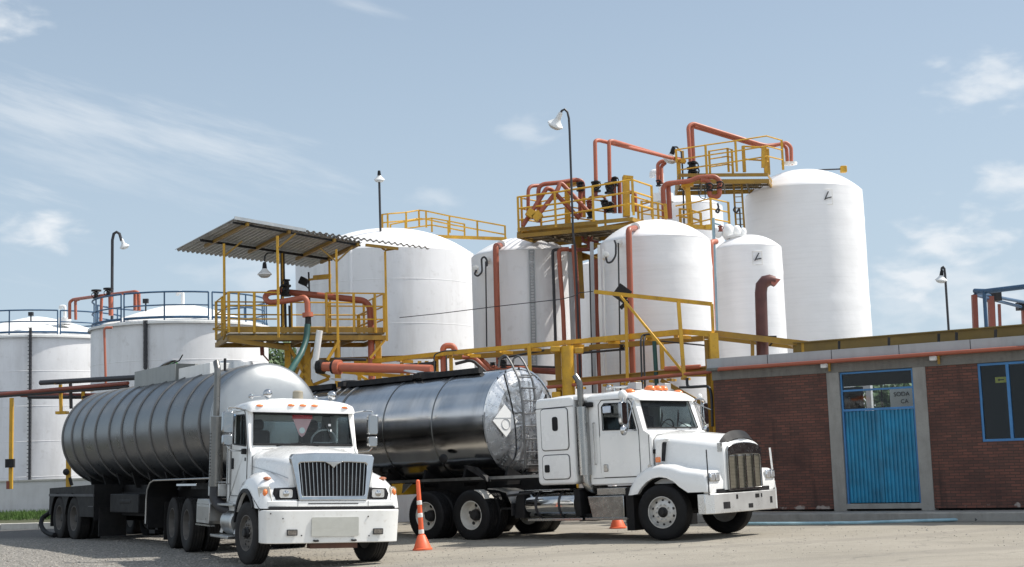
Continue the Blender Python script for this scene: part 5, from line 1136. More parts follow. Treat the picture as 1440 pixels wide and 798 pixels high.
# hood
obj('hood',hoodloft([(-.30,.92,1.03,1.86,2.02),(-.05,.89,1.03,1.84,2.005),(.3,.82,1.03,1.78,1.97),(.7,.73,1.0,1.71,1.92),(.96,.68,.92,1.66,1.88),(1.05,.66,.88,1.63,1.84),(1.088,.64,.88,1.61,1.80)]),PT,t2,ang=60)
for sg in (-1,1):
    def ps(x,y,z): return (x,sg*y,z)
    ou=[(-.76,.84),(-.71,1.02),(-.56,1.21),(-.32,1.34),(-.02,1.39),(.25,1.36),(.5,1.28),(.8,1.24),(1.0,1.22),(1.06,1.02),(1.05,.86)]
    inn=[(.62,.86)]+[(.62*math.cos(R(a)),.50+.66*math.sin(R(a))) for a in (45,60,75,90,105,120,135,147)]+[(-.66,.84)]
    S_=[]
    for yy,dz,sc in ((.60,.02,1),(.98,.02,1),(1.10,.0,1),(1.17,-.05,.985),(1.19,-.10,.97)):
        S_.append([(x*sc,sg*yy,(z+dz if i_<len(ou)-1 and i_>0 else z)) for i_,(x,z) in enumerate(ou)]+[(x,sg*yy,z) for x,z in inn])
    obj('fender',MB().loft(S_),PT,t2,ang=50)
    obj('fender_liner',MB().loft([[(x,sg*yy,z-.012) for x,z in inn]+[(x,sg*yy,z+.0) for x,z in reversed([(a*.97,b-.02) for a,b in inn])] for yy in (.55,1.12)]),frame_m,t2)
    obj('mudflap',MB().box(-.84,-.80,sg*.62,sg*1.16,.18,.86) if sg>0 else MB().box(-.84,-.66,-1.14,-.62,.18,.98),frame_m,t2)
    # headlights
    hl=obj('headlight',MB().box(1.03,1.085,min(sg*.80,sg*1.12),max(sg*.80,sg*1.12),1.04,1.20),chrome,t2,bev=.02)
    obj('lens',MB().box(1.07,1.092,min(sg*.82,sg*.95),max(sg*.82,sg*.95),1.06,1.18).box(1.07,1.092,min(sg*.97,sg*1.10),max(sg*.97,sg*1.10),1.06,1.18),lens,hl,bev=.01)
    obj('marker_lamp',MB().box(.80,.87,min(sg*1.16,sg*1.185),max(sg*1.16,sg*1.185),1.07,1.14),red_l,t2,bev=.01)
    obj('apron',MB().box(.9,1.05,min(sg*.60,sg*1.12),max(sg*.60,sg*1.12),.82,.95),PT,t2,bev=.03)
    sc_=obj('air_scoop',MB().prism([(-.22,1.42),(-.08,1.42),(-.04,1.78),(.06,1.87),(-.17,1.85)],sg*.85,sg*1.0),PT,t2,bev=.02)
    obj('scoop_slot',MB().prism([(-.072,1.45),(-.055,1.45),(-.005,1.80),(-.03,1.80)],sg*.86,sg*.985),black_p,sc_)
    obj('side_lamp',MB().box(-.18,-.08,min(sg*.985,sg*1.04),max(sg*.985,sg*1.04),1.43,1.53),amber,t2,bev=.015)
obj('badge',MB().tube([(-.34,-cw-.004,1.36),(-.34,-cw-.012,1.36)],.045,16),chrome_d,t2)
# grille
def arch(hw,z0,z1,zc,n=8): return [(-hw,z0),(hw,z0),(hw,z1)]+[(hw*math.cos(math.pi*i/n),z1+(zc-z1)*math.sin(math.pi*i/n)) for i in range(1,n)]+[(-hw,z1)]
go=arch(.575,.86,1.62,1.745);gi=arch(.535,.90,1.49,1.52)
obj('grille_frame',MB().ring([(1.135,a,b) for a,b in go],[(1.135,a,b) for a,b in gi],(-.05,0,0)),chrome_d,t2,bev=.01)
gmb=MB().box(1.10,1.112,-.535,.535,.90,1.49);obj('grille_mesh',gmb,mat('grille_mesh',(.12,.108,.08),.6,.1,var=.35,vscale=60),t2)
mb=MB()
for y in (-.28,0,.28): mb.box(1.11,1.15,y-.019,y+.019,.90,1.51)
mg=MB()
for k in range(22): mg.box(1.11,1.116,-.53,.53,.92+k*.026,.930+k*.026)
obj('grille_louvre',mg,mat('grille_louvre',(.20,.18,.14),.5,.3,var=.2,vscale=9),t2)
obj('grille_bar',mb,chrome_d,t2)
def hz_(y):
    t=min(1,abs(y)/.665);return 1.85-.21*t**2.6
obj('bug_deflector',MB().loft([[(1.06-.10*abs(y)+dx,y,hz_(y)-.03+dz*(.06+.09*math.cos(min(1,abs(y)/.62)**2*1.5))) for y in [-.62+1.24*i/14 for i in range(15)]]+[(1.05-.10*abs(y)+dx,y,hz_(y)-.035+dz*(.05+.09*math.cos(min(1,abs(y)/.62)**2*1.5))) for y in [.62-1.24*i/14 for i in range(15)]] for dx,dz in ((.06,0),(-.04,1))]),black_p,t2)
obj('deflector_bracket',MB().box(.98,1.06,-.68,-.64,1.58,1.74),chrome_d,t2)
# bumper
obj('bumper',MB().prism([(.82,-1.19),(.98,-1.19),(1.10,-1.06),(1.12,-.9),(1.12,.9),(1.10,1.06),(.98,1.19),(.82,1.19),(.82,1.15),(1.06,.9),(1.06,-.9),(.82,-1.15)],.46,.82,'z'),mat('bumper_steel',(.70,.70,.69),.30,.55,var=.06,vscale=3,streak=.12,scol=(.3,.29,.28)),t2,bev=.012)
obj('bumper_opening',MB().box(1.118,1.125,-.80,-.58,.54,.66).box(1.118,1.125,.05,.20,.52,.60).box(1.118,1.125,.82,.90,.58,.70).box(1.118,1.125,.30,.44,.70,.77).box(1.118,1.125,-.36,-.30,.70,.78).box(1.118,1.125,.50,.54,.70,.77),black,t2)
obj('bumper_gap',MB().box(.95,1.07,-.9,.9,.80,.90),black,t2)
obj('marker_pole',MB().tube([(1.05,-1.14,.80),(1.05,-1.15,1.62)],.012,6),conduit,t2)
obj('marker_pole',MB().tube([(1.04,1.17,.46),(1.04,1.17,.82),(1.03,1.14,1.0),(1.03,1.08,1.62)],.018,7),white_pl,t2)
# mirrors
for sg in (-1,1):
    Y_=sg*1.38
    fr=MB();bar3(fr,[(-.68,sg*1.0,2.66),(-.62,sg*1.3,2.68),(-.60,Y_,2.66),(-.60,Y_,2.10),(-.62,sg*1.3,2.06),(-.60,sg*1.0,2.06)],.014)
    bar3(fr,[(-.62,sg*1.02,2.62),(-.60,sg*1.30,2.1)],.011)
    bar3(fr,[(-.75,sg*1.02,2.12),(-.66,sg*1.18,2.66)],.011)
    bar3(fr,[(-.60,sg*1.25,2.68),(-.60,sg*1.25,2.07)],.010)
    fo=obj('mirror_bracket',fr,chrome,t2)
    mi=obj('mirror',MB().prism(rrect(min(Y_-.09,Y_+.09),max(Y_-.09,Y_+.09),2.16,2.60,.05),-.66,-.58,'x'),mirror_c,t2,bev=.015)
    obj('mirror_glass',MB().prism(rrect(min(Y_-.075,Y_+.075),max(Y_-.075,Y_+.075),2.18,2.58,.04),-.668,-.658,'x'),mat('mirror_face',(.5,.52,.55),.04,1,var=0) if 'mirror_face' not in bpy.data.materials else bpy.data.materials['mirror_face'],mi)
    obj('spot_mirror',MB().sphere((-.62,Y_,2.06),.10,14,8,(.5,1,1)),chrome,t2)
    obj('mirror_lamp',MB().sphere((-.66,sg*1.30,2.72),.10 if sg<0 else .06,14,8,(.9,.9,1.1)),white_pl,t2)
obj('visor_mirror',MB().box(-1.38,-1.18,-1.03,-1.0,2.42,2.56),mat('mirror_blue',(.5,.56,.66),.2,.5,var=.05),t2,bev=.02)
obj('visor_bracket',MB().bar((-1.34,-1.01,2.6),(-1.24,-1.01,2.58),.03,.03),conduit,t2)
# roof lamps, horns, boxes
for y,x in ((-.82,-.85),(-.22,-.80),(.02,-.80),(.20,-.80),(.80,-.85)):
    obj('roof_lamp',MB().lathe([(.001,.07),(.04,.065),(.075,.04),(.095,0),(.095,-.03),(.001,-.03)],Matrix.Translation((x,y,2.87 if abs(y)<.6 else 2.80))@Matrix.Diagonal((1.3,1,1,1)),16),amber,t2)
obj('air_horn',MB().tube([(-1.35,-.75,2.93),(-.95,-.45,2.93)],[.018,.03],8).sphere((-1.38,-.77,2.93),.06,8,6).tube([(-1.3,-.7,2.85),(-1.3,-.7,2.95)],.02,6).sphere((-.95,-.4,2.93),.05,8,6),chrome,t2)
for y in (-.50,.48): obj('roof_box',MB().box(-1.05,-.85,y-.1,y+.1,2.86,3.0),grey_pipe,t2,bev=.01)
for y in (-.15,.05): pass
obj('antenna',MB().tube([(-.60,.95,2.6),(-.45,1.35,2.45)],.01,5).tube([(-.45,1.2,2.1),(-.6,1.0,2.6)],.008,5),chrome_d,t2)
# wipers, interior
mb=MB();
for y0,y1 in ((.10,-.35),(.6,.2)): mb.tube([(-.44,y0,2.07),(-.455,y1,2.22),(-.50,y1+.1,2.38)],.009,5);mb.tube([(-.45,y1-.06,2.12),(-.53,y1+.12,2.44)],.011,5)
obj('wiper',mb,black_p,t2)
obj('dashboard',MB().box(-.80,-.50,-.90,.90,1.75,2.07),black_p,t2,bev=.03)
obj('steering_wheel',MB().tube([(-.92+.06*math.sin(a),.45+.22*math.cos(a),2.08+.2*math.sin(a)) for a in [2*math.pi*i/24 for i in range(24)]],.014,6,closed=True),black_p,t2)
obj('sun_visor',MB().box(-.70,-.66,-.80,.80,2.52,2.62),black_p,t2)
for y in (-.45,.45): obj('seat',MB().box(-1.55,-1.38,y-.24,y+.24,1.4,2.38).box(-1.45,-1.0,y-.24,y+.24,1.45,1.6).box(-1.53,-1.42,y-.13,y+.13,2.38,2.56),seat_m,t2,bev=.05)
obj('cloth_bundle',MB().sphere((-.62,.66,2.10),.11,10,7,(1,1.4,.7)),white_pl,t2)
obj('cab_lining',MB().box(-1.72,-1.70,-.94,.94,1.1,2.66).box(-1.7,-.7,-.94,.94,2.64,2.66).box(-1.7,-.5,-.94,.94,1.11,1.13),black_p,t2)
# tanks, steps, skirts
ft=obj('fuel_tank',MB().lathe([(.001,0),(.24,0),(.27,.02),(.28,.05),(.28,1.25),(.27,1.28),(.001,1.30)],Matrix.Translation((-3.40,-.86,.70))@Matrix.Rotation(R(90),4,'Y'),36),chrome,t2)
obj('tank_strap',MB().tube([(-3.12,-.86,.70),(-3.06,-.86,.70)],.287,30).tube([(-2.52,-.86,.70),(-2.46,-.86,.70)],.287,30),conduit,ft)
obj('tank_bracket',MB().prism([(-3.68,.44),(-3.40,.44),(-3.40,.98),(-3.52,.98),(-3.62,.86)],-1.13,-.6).prism([(-2.10,.46),(-1.95,.46),(-1.98,.98),(-2.12,.98)],-1.12,-.6),frame_m,t2,bev=.01)
obj('tank_step',MB().box(-3.35,-2.20,-1.14,-.95,.975,1.0).box(-3.30,-1.90,-1.16,-1.0,.38,.43).box(-1.85,-.80,-1.14,-.98,.38,.43),chrome_d,t2,bev=.006)
obj('step_box',MB().prism([(-1.80,.84),(-.92,.84),(-.92,.42),(-1.70,.42),(-1.78,.75)],-1.10,-.6),chrome_d,t2,bev=.015)
obj('step_box',MB().prism([(-1.62,.99),(-.90,.99),(-.90,.85),(-1.62,.85)],-1.02,-.6),chrome_d,t2,bev=.01)
obj('undercarriage',MB().box(-1.9,-.85,-.6,.6,.55,1.0).box(-3.9,-3.4,-.6,.6,.6,.95).box(-2.1,-1.7,-1.0,-.55,.36,.5).box(-4.05,-3.65,-1.12,-.55,.62,.66),frame_m,t2)
obj('fuel_tank',MB().lathe([(.001,0),(.26,0),(.28,.04),(.28,1.25),(.26,1.3),(.001,1.30)],Matrix.Translation((-3.40,.86,.70))@Matrix.Rotation(R(90),4,'Y'),28),chrome_d,t2)
obj('quarter_fender',MB().loft([[(-4.30,y,1.06),(-4.05,y,1.04),(-3.78,y,.98),(-3.66,y,.74),(-3.68,y,.74),(-3.80,y,.96),(-4.05,y,1.02),(-4.30,y,1.04)] for y in (-1.22,-.62)]),alu,t2)
obj('quarter_flap',MB().box(-3.70,-3.66,-1.2,-.64,.50,.74).tube([(-3.75,-1.24,.90),(-3.1,-1.24,.94)],.025,8),black,t2)
obj('tyre_cover_plate',MB().loft([[(-4.82+.535*math.cos(R(a)),y,.52+.535*math.sin(R(a))) for a in (38,48,58,68,76)]+[(-4.82+.528*math.cos(R(a)),y,.52+.528*math.sin(R(a))) for a in (76,68,58,48,38)] for y in (-1.21,-.92)]),conc_l,t2)
mw=(rim_alu,rubber_c,black);mr_=(rim_white,rubber_c,black)
wheel(t2,0,-1.06,.51,'front',mw,steer=R(8));wheel(t2,0,1.02,.51,'front',mw,steer=R(8))
duals(t2,(-4.82,-6.14),mr_)
# ------------------------------------------------------------------ polished trailer (right)
tr2=thing('tanker_trailer','polished steel tanker trailer with a quilted front end hitched to the sleeper truck','tanker trailer',(3.412,27.58,0),'tanker trailers',rot=(.0012,-.0134,-.7185))
TX=Matrix.Rotation(R(90),4,'Y')
def hcyl(x0,x1,r,z,prof=None,n=96):
    mb=MB();m=40
    pr=[(r,x0+(x1-x0)*i/m) for i in range(m+1)];return mb.lathe(pr,Matrix.Translation((0,0,z))@TX,n)
body=MB();rng_=random.Random(4);x=-13.5;pr=[]
while x<-4.40:
    L_=1.52;x2=min(-4.38,x+L_);dr_=rng_.uniform(-.004,.004)
    for i in range(9): pr.append((1.17+dr_+.003*math.sin(i*1.3),x+.012+(x2-x-.024)*i/8))
    x=x2
obj('tank',body.lathe(pr,Matrix.Translation((0,0,2.40))@TX,120),steel_tank,tr2,ang=60)
mb=MB();x=-13.5
while x<-4.5: x+=1.52;mb.lathe([(1.172,min(x,-4.4)-.018),(1.181,min(x,-4.4)),(1.172,min(x,-4.4)+.018)],Matrix.Translation((0,0,2.40))@TX,96)
for x in (-9.0,-9.3,-9.55): mb.lathe([(1.172,x-.012),(1.184,x),(1.172,x+.012)],Matrix.Translation((0,0,2.40))@TX,96)
obj('weld_band',mb,steel_brush,tr2)
mb=MB();nq=26;rs=random.Random(9)
ctr=(-4.24,.18,2.40)
for i in range(nq):
    a0=2*math.pi*i/nq;a1=2*math.pi*(i+1)/nq;am=(a0+a1)/2
    d0_=rs.uniform(0,.05);vs=[(ctr[0],ctr[1],ctr[2])]
    for rr_,xo in ((.45,-4.25),(.9,-4.28),(1.17,-4.385)):
        for k,a in enumerate((a0,am,a1)): vs.append((xo+(.007 if k==1 and rr_<1.1 else 0)+ (d0_ if rr_==.9 and k==1 else 0)*.25,rr_*math.sin(a)+ctr[1]*(1-rr_/1.17),2.40+rr_*math.cos(a)))
    mb.add(vs,[(0,1,2),(0,2,3),(1,4,5,2),(2,5,6,3),(4,7,8,5),(5,8,9,6)])
obj('front_head',mb,steel_quilt,tr2,ang=12)
mb=MB()
for i in range(nq):
    a=2*math.pi*i/nq
    for k in range(14):
        rr_=.3+k*.065;mb.sphere((-4.238-.0*(rr_)+(-.05 if rr_>.9 else -.005),rr_*math.sin(a)+ctr[1]*(1-rr_/1.17),2.40+rr_*math.cos(a)),.012,5,3)
obj('rivet_pattern',mb,chrome,tr2)
obj('head_ring',MB().lathe([(1.165,-4.42),(1.19,-4.40),(1.19,-4.37),(1.15,-4.36)],Matrix.Translation((0,0,2.40))@TX,96),chrome,tr2)
obj('rear_head',MB().lathe([(1.17,-13.5),(.9,-13.65),(.001,-13.7)],Matrix.Translation((0,0,2.40))@TX,48),steel_tank,tr2)
# placard
M_=Matrix.Translation((-4.215,-.68,2.44))@Matrix.Rotation(R(-8),4,'Z')
pl=obj('placard',MB().box(-.01,.01,-.24,.24,-.24,.24,M_@Matrix.Rotation(R(45),4,'X')),white_pl,tr2)
obj('placard_mark',MB().tube([M_@Vector((.016,.11*math.cos(a),-.07+.11*math.sin(a))) for a in [R(i*15) for i in range(24)]],.006,5,closed=True).bar(M_@Vector((.014,-.3,.06)),M_@Vector((.014,.18,.06)),.008,.008),grey_pipe,pl)
# ladder
mb=MB()
for y in (-.32,.12):
    mb.tube([(-4.02,y,1.45),(-4.02,y,2.7),(-4.10,y,3.3),(-4.30,y,3.68),(-4.45,y,3.86),(-4.62,y,3.80),(-4.66,y,3.6)],.024,8,fil=.1)
for k in range(8):
    z=1.5+k*.27;mb.tube([(-4.02,-.32,z),(-4.02,.12,z)],.017,6)
for x,z in ((-4.06,3.12),(-4.14,3.36)): mb.tube([(x,-.32,z),(x,.12,z)],.017,6)
for z in (1.6,2.6): mb.tube([(-4.02,-.32,z),(-4.3,-.32,z)],.014,6).tube([(-4.02,.12,z),(-4.3,.12,z)],.014,6)
obj('ladder',mb,ladder_m,tr2)
mb=MB()
mb.tube([(-4.25,-.62,3.42),(-4.2,-.50,2.9),(-4.16,-.42,2.3),(-4.14,-.46,1.7),(-4.2,-.7,1.45)],.016,6,fil=.3)
mb.box(-4.22,-3.98,-.15,.75,1.32,1.36).tube([(-4.1,-.1,1.5),(-4.1,.7,1.5)],.03,8).tube([(-4.15,.2,1.7),(-4.15,.6,1.55)],.04,8)
mb.tube([(-4.12,.56,3.0),(-4.05,.56,2.4),(-4.08,.6,1.6)],.02,6).tube([(-4.12,.78,2.8),(-4.05,.7,1.9)],.02,6)
obj('air_line',mb,black,tr2)
# undercarriage
mb=MB()
for y in (-.9,.9): mb.box(-13.2,-3.1,y-.05,y+.05,1.20,1.29)
for x in [-12.5+i*1.2 for i in range(8)]: mb.box(x-.04,x+.04,-.9,.9,1.12,1.26).prism([(-.9,1.22),(.9,1.22),(.8,1.50),(.45,1.34),(0,1.28),(-.45,1.34),(-.8,1.50)],x-.03,x+.03,'x')
mb.box(-13.0,-3.3,-.45,.45,.98,1.22)
obj('subframe',mb,frame_m,tr2)
obj('side_rail',MB().box(-12.8,-3.05,-1.03,-1.0,1.24,1.30).box(-12.8,-3.05,1.0,1.03,1.24,1.30),alu,tr2)
obj('rear_dolly',MB().box(-12.9,-10.2,-.5,.5,.6,1.1),frame_m,tr2)
obj('landing_gear',MB().box(-8.2,-8.05,-.85,-.7,.3,1.2).box(-8.2,-8.05,.7,.85,.3,1.2).box(-8.3,-7.95,-.95,-.6,.22,.3).box(-8.3,-7.95,.6,.95,.22,.3).bar((-8.1,-.8,.5),(-7.2,-.8,1.2),.08,.08),alu,tr2)
obj('tool_box',MB().box(-7.35,-7.0,-1.02,-.6,.98,1.23),yellow,tr2,bev=.01)
obj('guard_panel',MB().prism([(-8.9,.98),(-8.0,1.12),(-8.0,.98),(-8.35,.86)],-1.05,-.98).box(-9.8,-8.5,-1.05,-.98,.55,.86).prism([(-7.9,1.05),(-7.7,1.2),(-7.5,1.2),(-7.8,.9)],-1.05,-1.0).prism([(-6.95,1.22),(-6.7,1.22),(-7.0,1.02)],-1.05,-1.0),alu,tr2)
obj('mudflap',MB().box(-8.6,-8.55,-1.1,-.5,.30,.95),frame_m,tr2)
duals(tr2,(-10.9,-12.2),mr_)
obj('valve_box',MB().prism([(-5.05,1.55),(-4.75,1.50),(-4.45,1.30),(-4.40,1.20),(-5.0,1.5)],-1.12,-1.0).sphere((-5.6,-1.15,1.72),.1,10,6,(1.3,.4,1)),black,tr2)
# top walkway and hatch gear
obj('top_walkway',MB().box(-12.9,-9.9,-.42,-.28,3.52,3.64).box(-9.35,-7.2,-.42,-.28,3.52,3.64).box(-6.9,-5.15,-.42,-.28,3.52,3.64).box(-12.9,-5.2,.3,.42,3.52,3.62),black,tr2)
for x in (-7.05,-9.6): obj('hatch',MB().lathe([(.001,3.70),(.26,3.69),(.28,3.66),(.28,3.5)],Matrix.Translation((x,-.05,0)),24).box(x-.1,x+.1,-.42,-.1,3.55,3.66),black,tr2)
obj('hatch_lid',MB().lathe([(.001,.05),(.27,.02),(.28,0),(.001,-.02)],Matrix.Translation((-7.4,-.1,3.72))@Matrix.Rotation(R(12),4,'Y'),24),alu,tr2)
obj('hatch_lid',MB().lathe([(.001,.05),(.27,.02),(.28,0),(.001,-.02)],Matrix.Translation((-9.9,-.1,3.72))@Matrix.Rotation(R(12),4,'Y'),24),alu,tr2)
obj('handrail_hoop',MB().tube([(-6.6,-.3,3.6),(-6.6,-.3,4.05),(-6.3,-.3,4.1),(-5.9,-.3,4.08)],.016,6,fil=.1).tube([(-6.7,.2,3.6),(-6.7,.2,4.05)],.016,6),conduit,tr2)
# ------------------------------------------------------------------ day cab truck (left)
t1=thing('semi_truck','white day cab truck with vertical bar grille and broad white bumper facing the camera','truck',(-3.615,25.12,-.0987),'semi trucks',rot=(-.0358,.0043,-1.1252))
PD=paint
mb=MB()
for y in (-.43,.43): mb.box(-6.7,1.0,y-.04,y+.04,.74,.98)
for x in (-6.6,-5.3,-4,-3,-1.9,-.6,.6): mb.box(x-.05,x+.05,-.43,.43,.76,.95)
mb.box(-.9,.7,-.40,.40,.42,1.35).tube([(0,-.95,.52),(0,.95,.52)],.07,8)
for x in (-4.6,-5.95): mb.tube([(x,-.9,.5),(x,.9,.5)],.1,8).sphere((x,0,.5),.26,10,8)
mb.box(-2.2,-.7,-.9,.9,.85,1.02)
obj('frame',mb,frame_m,t1);obj('fifth_wheel',MB().lathe([(.001,1.22),(.48,1.22),(.48,.98),(.001,.98)],Matrix.Translation((-5.0,0,0)),24),frame_m,t1)
cw=1.0
out1=[(-2.15,1.02),(-.60,1.02),(-.60,1.92),(-.70,2.02),(-.90,2.64),(-1.0,2.72),(-2.15,2.74),(-2.15,2.1)]
inn1=[(-1.80,2.08),(-.93,2.02),(-.92,2.03),(-.90,2.06),(-1.04,2.54),(-1.08,2.58),(-1.74,2.60),(-1.80,2.55)]
body=MB()
for sg in (-1,1):
    q=side_panel(out1,inn1,sg*cw,sg);body.add(q.v,q.f)
body.box(-2.19,-2.15,-cw,-.8,1.02,2.74).box(-2.19,-2.15,.8,cw,1.02,2.74).box(-2.19,-2.15,-.8,.8,1.02,2.0).box(-2.19,-2.15,-.8,.8,2.52,2.74)
body.box(-2.15,-.6,-cw+.04,cw-.04,1.0,1.06)
wo=[(-.70,-cw+.01,1.98),(-.70,cw-.01,1.98),(-.905,cw-.03,2.68),(-.905,-cw+.03,2.68)]
wi=[(-.722,-.92,2.06),(-.722,.92,2.06),(-.892,.88,2.62),(-.892,-.88,2.62)]
body.ring(wo,wi,(-.03,0,0))
body.loft([[(-.58,-.96,1.1),(-.58,.96,1.1),(-.58,.96,1.84),(-.58,.8,1.96),(-.58,-.8,1.96),(-.58,-.96,1.84)],[(-.72,-.99,1.1),(-.72,.99,1.1),(-.72,.99,1.97),(-.72,.95,2.01),(-.72,-.95,2.01),(-.72,-.99,1.97)]])
obj('cab_shell',body,paint_d,t1,bev=.018)
obj('roof',roof([(-2.22,2.68,2.80,1.0),(-1.8,2.70,2.88,1.02),(-1.2,2.70,2.91,1.02),(-.95,2.69,2.89,1.02),(-.84,2.68,2.85,1.0),(-.80,2.665,2.78,.98),(-.79,2.66,2.70,.96)],1),PD,t1,ang=50)
obj('windscreen',MB().add([(-.735,-.93,2.04),(-.735,.93,2.04),(-.905,.89,2.64),(-.905,-.89,2.64)],[(0,1,2,3)]),gl_ws,t1)
obj('windscreen_seal',MB().tube([(-.705,-.92,2.055),(-.705,.92,2.055),(-.880,.88,2.625),(-.880,-.88,2.625)],.022,6,closed=True),black_p,t1)
obj('seal_band',MB().add([(-.878,-.9,2.60),(-.878,.9,2.60),(-.895,.89,2.665),(-.895,-.89,2.665)],[(0,1,2,3)]),black_p,t1)
obj('rear_window',MB().box(-2.175,-2.17,-.8,.8,2.0,2.52),gl_side,t1)
for sg in (-1,1): obj('side_window',MB().box(-1.80,-.91,sg*(cw-.022)-.003,sg*(cw-.022)+.003,2.03,2.60) if sg>0 else MB().box(-1.20,-.91,sg*(cw-.022)-.003,sg*(cw-.022)+.003,2.03,2.60),gl_side,t1)
door_line(t1,[(-1.92,1.14),(-.80,1.14),(-.80,1.98),(-1.02,2.62),(-1.08,2.67),(-1.86,2.68),(-1.92,2.60)],-cw-.003)
door_line(t1,[(-1.80,2.08),(-.91,2.03),(-1.05,2.56),(-1.09,2.59),(-1.74,2.60),(-1.80,2.55)],-cw-.004,'window_seal',r=.014)
obj('window_divider',MB().bar((-1.22,-cw+.0,2.05),(-1.22,-cw+.0,2.6),.035,.035),black_p,t1)
obj('door_handle',MB().box(-1.82,-1.74,-cw-.03,-cw,1.62,1.82),black_p,t1,bev=.015)
obj('panel_seam',MB().tube([(-.585,-.965,1.06),(-.585,-.965,1.83),(-.59,-.80,1.96),(-.59,0,2.03),(-.59,.8,1.96)],.005,5).tube([(-2.0,-cw-.003,1.04),(-2.0,-cw-.003,2.7)],.005,5),conduit,t1)
obj('grab_handle',MB().tube([(-1.98,-cw-.06,1.35),(-1.98,-cw-.06,2.05)],.014,7).tube([(-1.98,-cw,1.35),(-1.98,-cw-.06,1.35)],.012,6).tube([(-1.98,-cw,2.05),(-1.98,-cw-.06,2.05)],.012,6),chrome_d,t1)
obj('tow_hook',MB().tube([(1.10,-.36,.44),(1.2,-.36,.43),(1.2,-.30,.43),(1.10,-.30,.44)],.016,7).tube([(1.10,.36,.44),(1.2,.36,.43),(1.2,.30,.43),(1.10,.30,.44)],.016,7),black,t1)
obj('door_badge',MB().box(-1.02,-.86,-cw-.006,-cw,1.92,1.95).box(-.98,-.90,-cw-.006,-cw,1.76,1.82),conduit,t1)
obj('mirror_post_base',MB().box(-1.0,-.86,-cw-.07,-cw,1.88,1.98),black_p,t1,bev=.015)
obj('wind_deflector',MB().prism([(-1.86,2.56),(-1.52,2.62),(-1.48,2.58),(-1.78,2.40)],-cw-.09,-cw-.05),mat('deflector_blue',(.35,.48,.62),.25,.2,var=.15),t1)
# hood
obj('hood',hoodloft([(-.60,.95,1.05,1.82,2.035),(-.2,.92,1.05,1.78,2.02),(.3,.86,1.05,1.74,1.98),(.7,.79,1.02,1.71,1.92),(.88,.75,1.0,1.68,1.87),(.925,.73,1.0,1.66,1.84)]),PD,t1,ang=60)
obj('hood_crease',MB().tube([(-.58,-.958,1.66),(0,-.905,1.60),(.6,-.822,1.52),(.9,-.752,1.46)],.006,5).tube([(-.58,.958,1.66),(0,.905,1.60),(.6,.822,1.52),(.9,.752,1.46)],.006,5),grey_pipe,t1)
for sg in (-1,1):
    ou=[(-.78,.86),(-.74,1.10),(-.60,1.32),(-.36,1.47),(-.05,1.54),(.25,1.53),(.52,1.46),(.76,1.37),(.92,1.27),(.99,1.12),(1.0,.96)]
    inn=[(.64,.96)]+[(.66*math.cos(R(a)),.52+.70*math.sin(R(a))) for a in (42,56,70,84,98,112,126,138,150)]+[(-.70,.86)]
    S_=[]
    for yy,dz,sc in ((.62,.03,1),(.80,.04,1),(.98,.03,1.0),(1.12,-.03,.985),(1.20,-.10,.95),(1.225,-.20,.92)):
        S_.append([(x*sc,sg*yy,(z+dz*(1 if z>1.0 else 0))) for x,z in ou]+[(x*(.97 if yy>1.15 else 1),sg*yy,z) for x,z in inn])
    for q in S_:   # the fender stays a shell round the arch
        pass
    fe=obj('fender',MB().loft(S_),PD,t1,ang=55)
    lip=[(.66*math.cos(R(a)),.52+.70*math.sin(R(a))) for a in range(-2 if 0 else 38,172,8)]
    obj('fender_lip',MB().loft([[(x,sg*yy,z) for x,z in lip]+[(x*1.09,sg*yy,.52+(z-.52)*1.09) for x,z in reversed(lip)] for yy in (1.16,1.255)]),black_p,fe)
    obj('fender_liner',MB().loft([[(x,sg*yy,z-.012) for x,z in inn]+[(x*.97,sg*yy,z-.03) for x,z in reversed(inn)] for yy in (.45,1.17)]),frame_m,t1)
    y0,y1=(.60,.98)
    ho=obj('headlight',MB().loft([[(.955,sg*.60,1.10),(.955,sg*1.0,1.09),(.93,sg*1.03,1.20),(.90,sg*1.0,1.30),(.93,sg*.60,1.31)],[(1.012,sg*.62,1.11),(1.0,sg*.98,1.10),(.985,sg*1.01,1.20),(.965,sg*.98,1.285),(.985,sg*.62,1.30)]]),black_p,t1,bev=.012)
    obj('headlight_lens',MB().loft([[(.99,sg*.82,1.13),(.985,sg*.96,1.13),(.97,sg*.96,1.27),(.975,sg*.82,1.27)],[(1.02,sg*.83,1.14),(1.012,sg*.95,1.14),(.992,sg*.95,1.26),(1.0,sg*.83,1.26)]]) if 0 else MB().prism(rrect(min(sg*.70,sg*.92),max(sg*.70,sg*.92),1.135,1.275,.03),.98,1.018,'x'),lens,ho)
    obj('reflector',MB().lathe([(.001,.01),(.045,.006),(.055,0)],Matrix.Translation((1.019,sg*.81,1.205))@TX,16),chrome,ho)
    obj('turn_lamp',MB().loft([[(.97,sg*1.03,1.06),(.80,sg*1.19,1.10),(.72,sg*1.215,1.32),(.90,sg*1.05,1.33)],[(1.0,sg*1.04,1.08),(.84,sg*1.215,1.12),(.76,sg*1.235,1.29),(.94,sg*1.08,1.31)]]),mat('turn_lens',(.55,.50,.42),.15,.3,var=.3,vscale=12,coat=1) if 'turn_lens' not in bpy.data.materials else bpy.data.materials['turn_lens'],t1,bev=.01)
    obj('turn_bulb',MB().sphere((.90,sg*1.135,1.22),.062,10,8,(.7,.7,1)),amber,t1)
    obj('marker_lamp',MB().sphere((.62,sg*1.03,1.455),.06,12,6,(1.0,1.2,.5)),mat('amber_dark',(.40,.13,.05),.3,var=.1,coat=.5) if 'amber_dark' not in bpy.data.materials else bpy.data.materials['amber_dark'],t1)
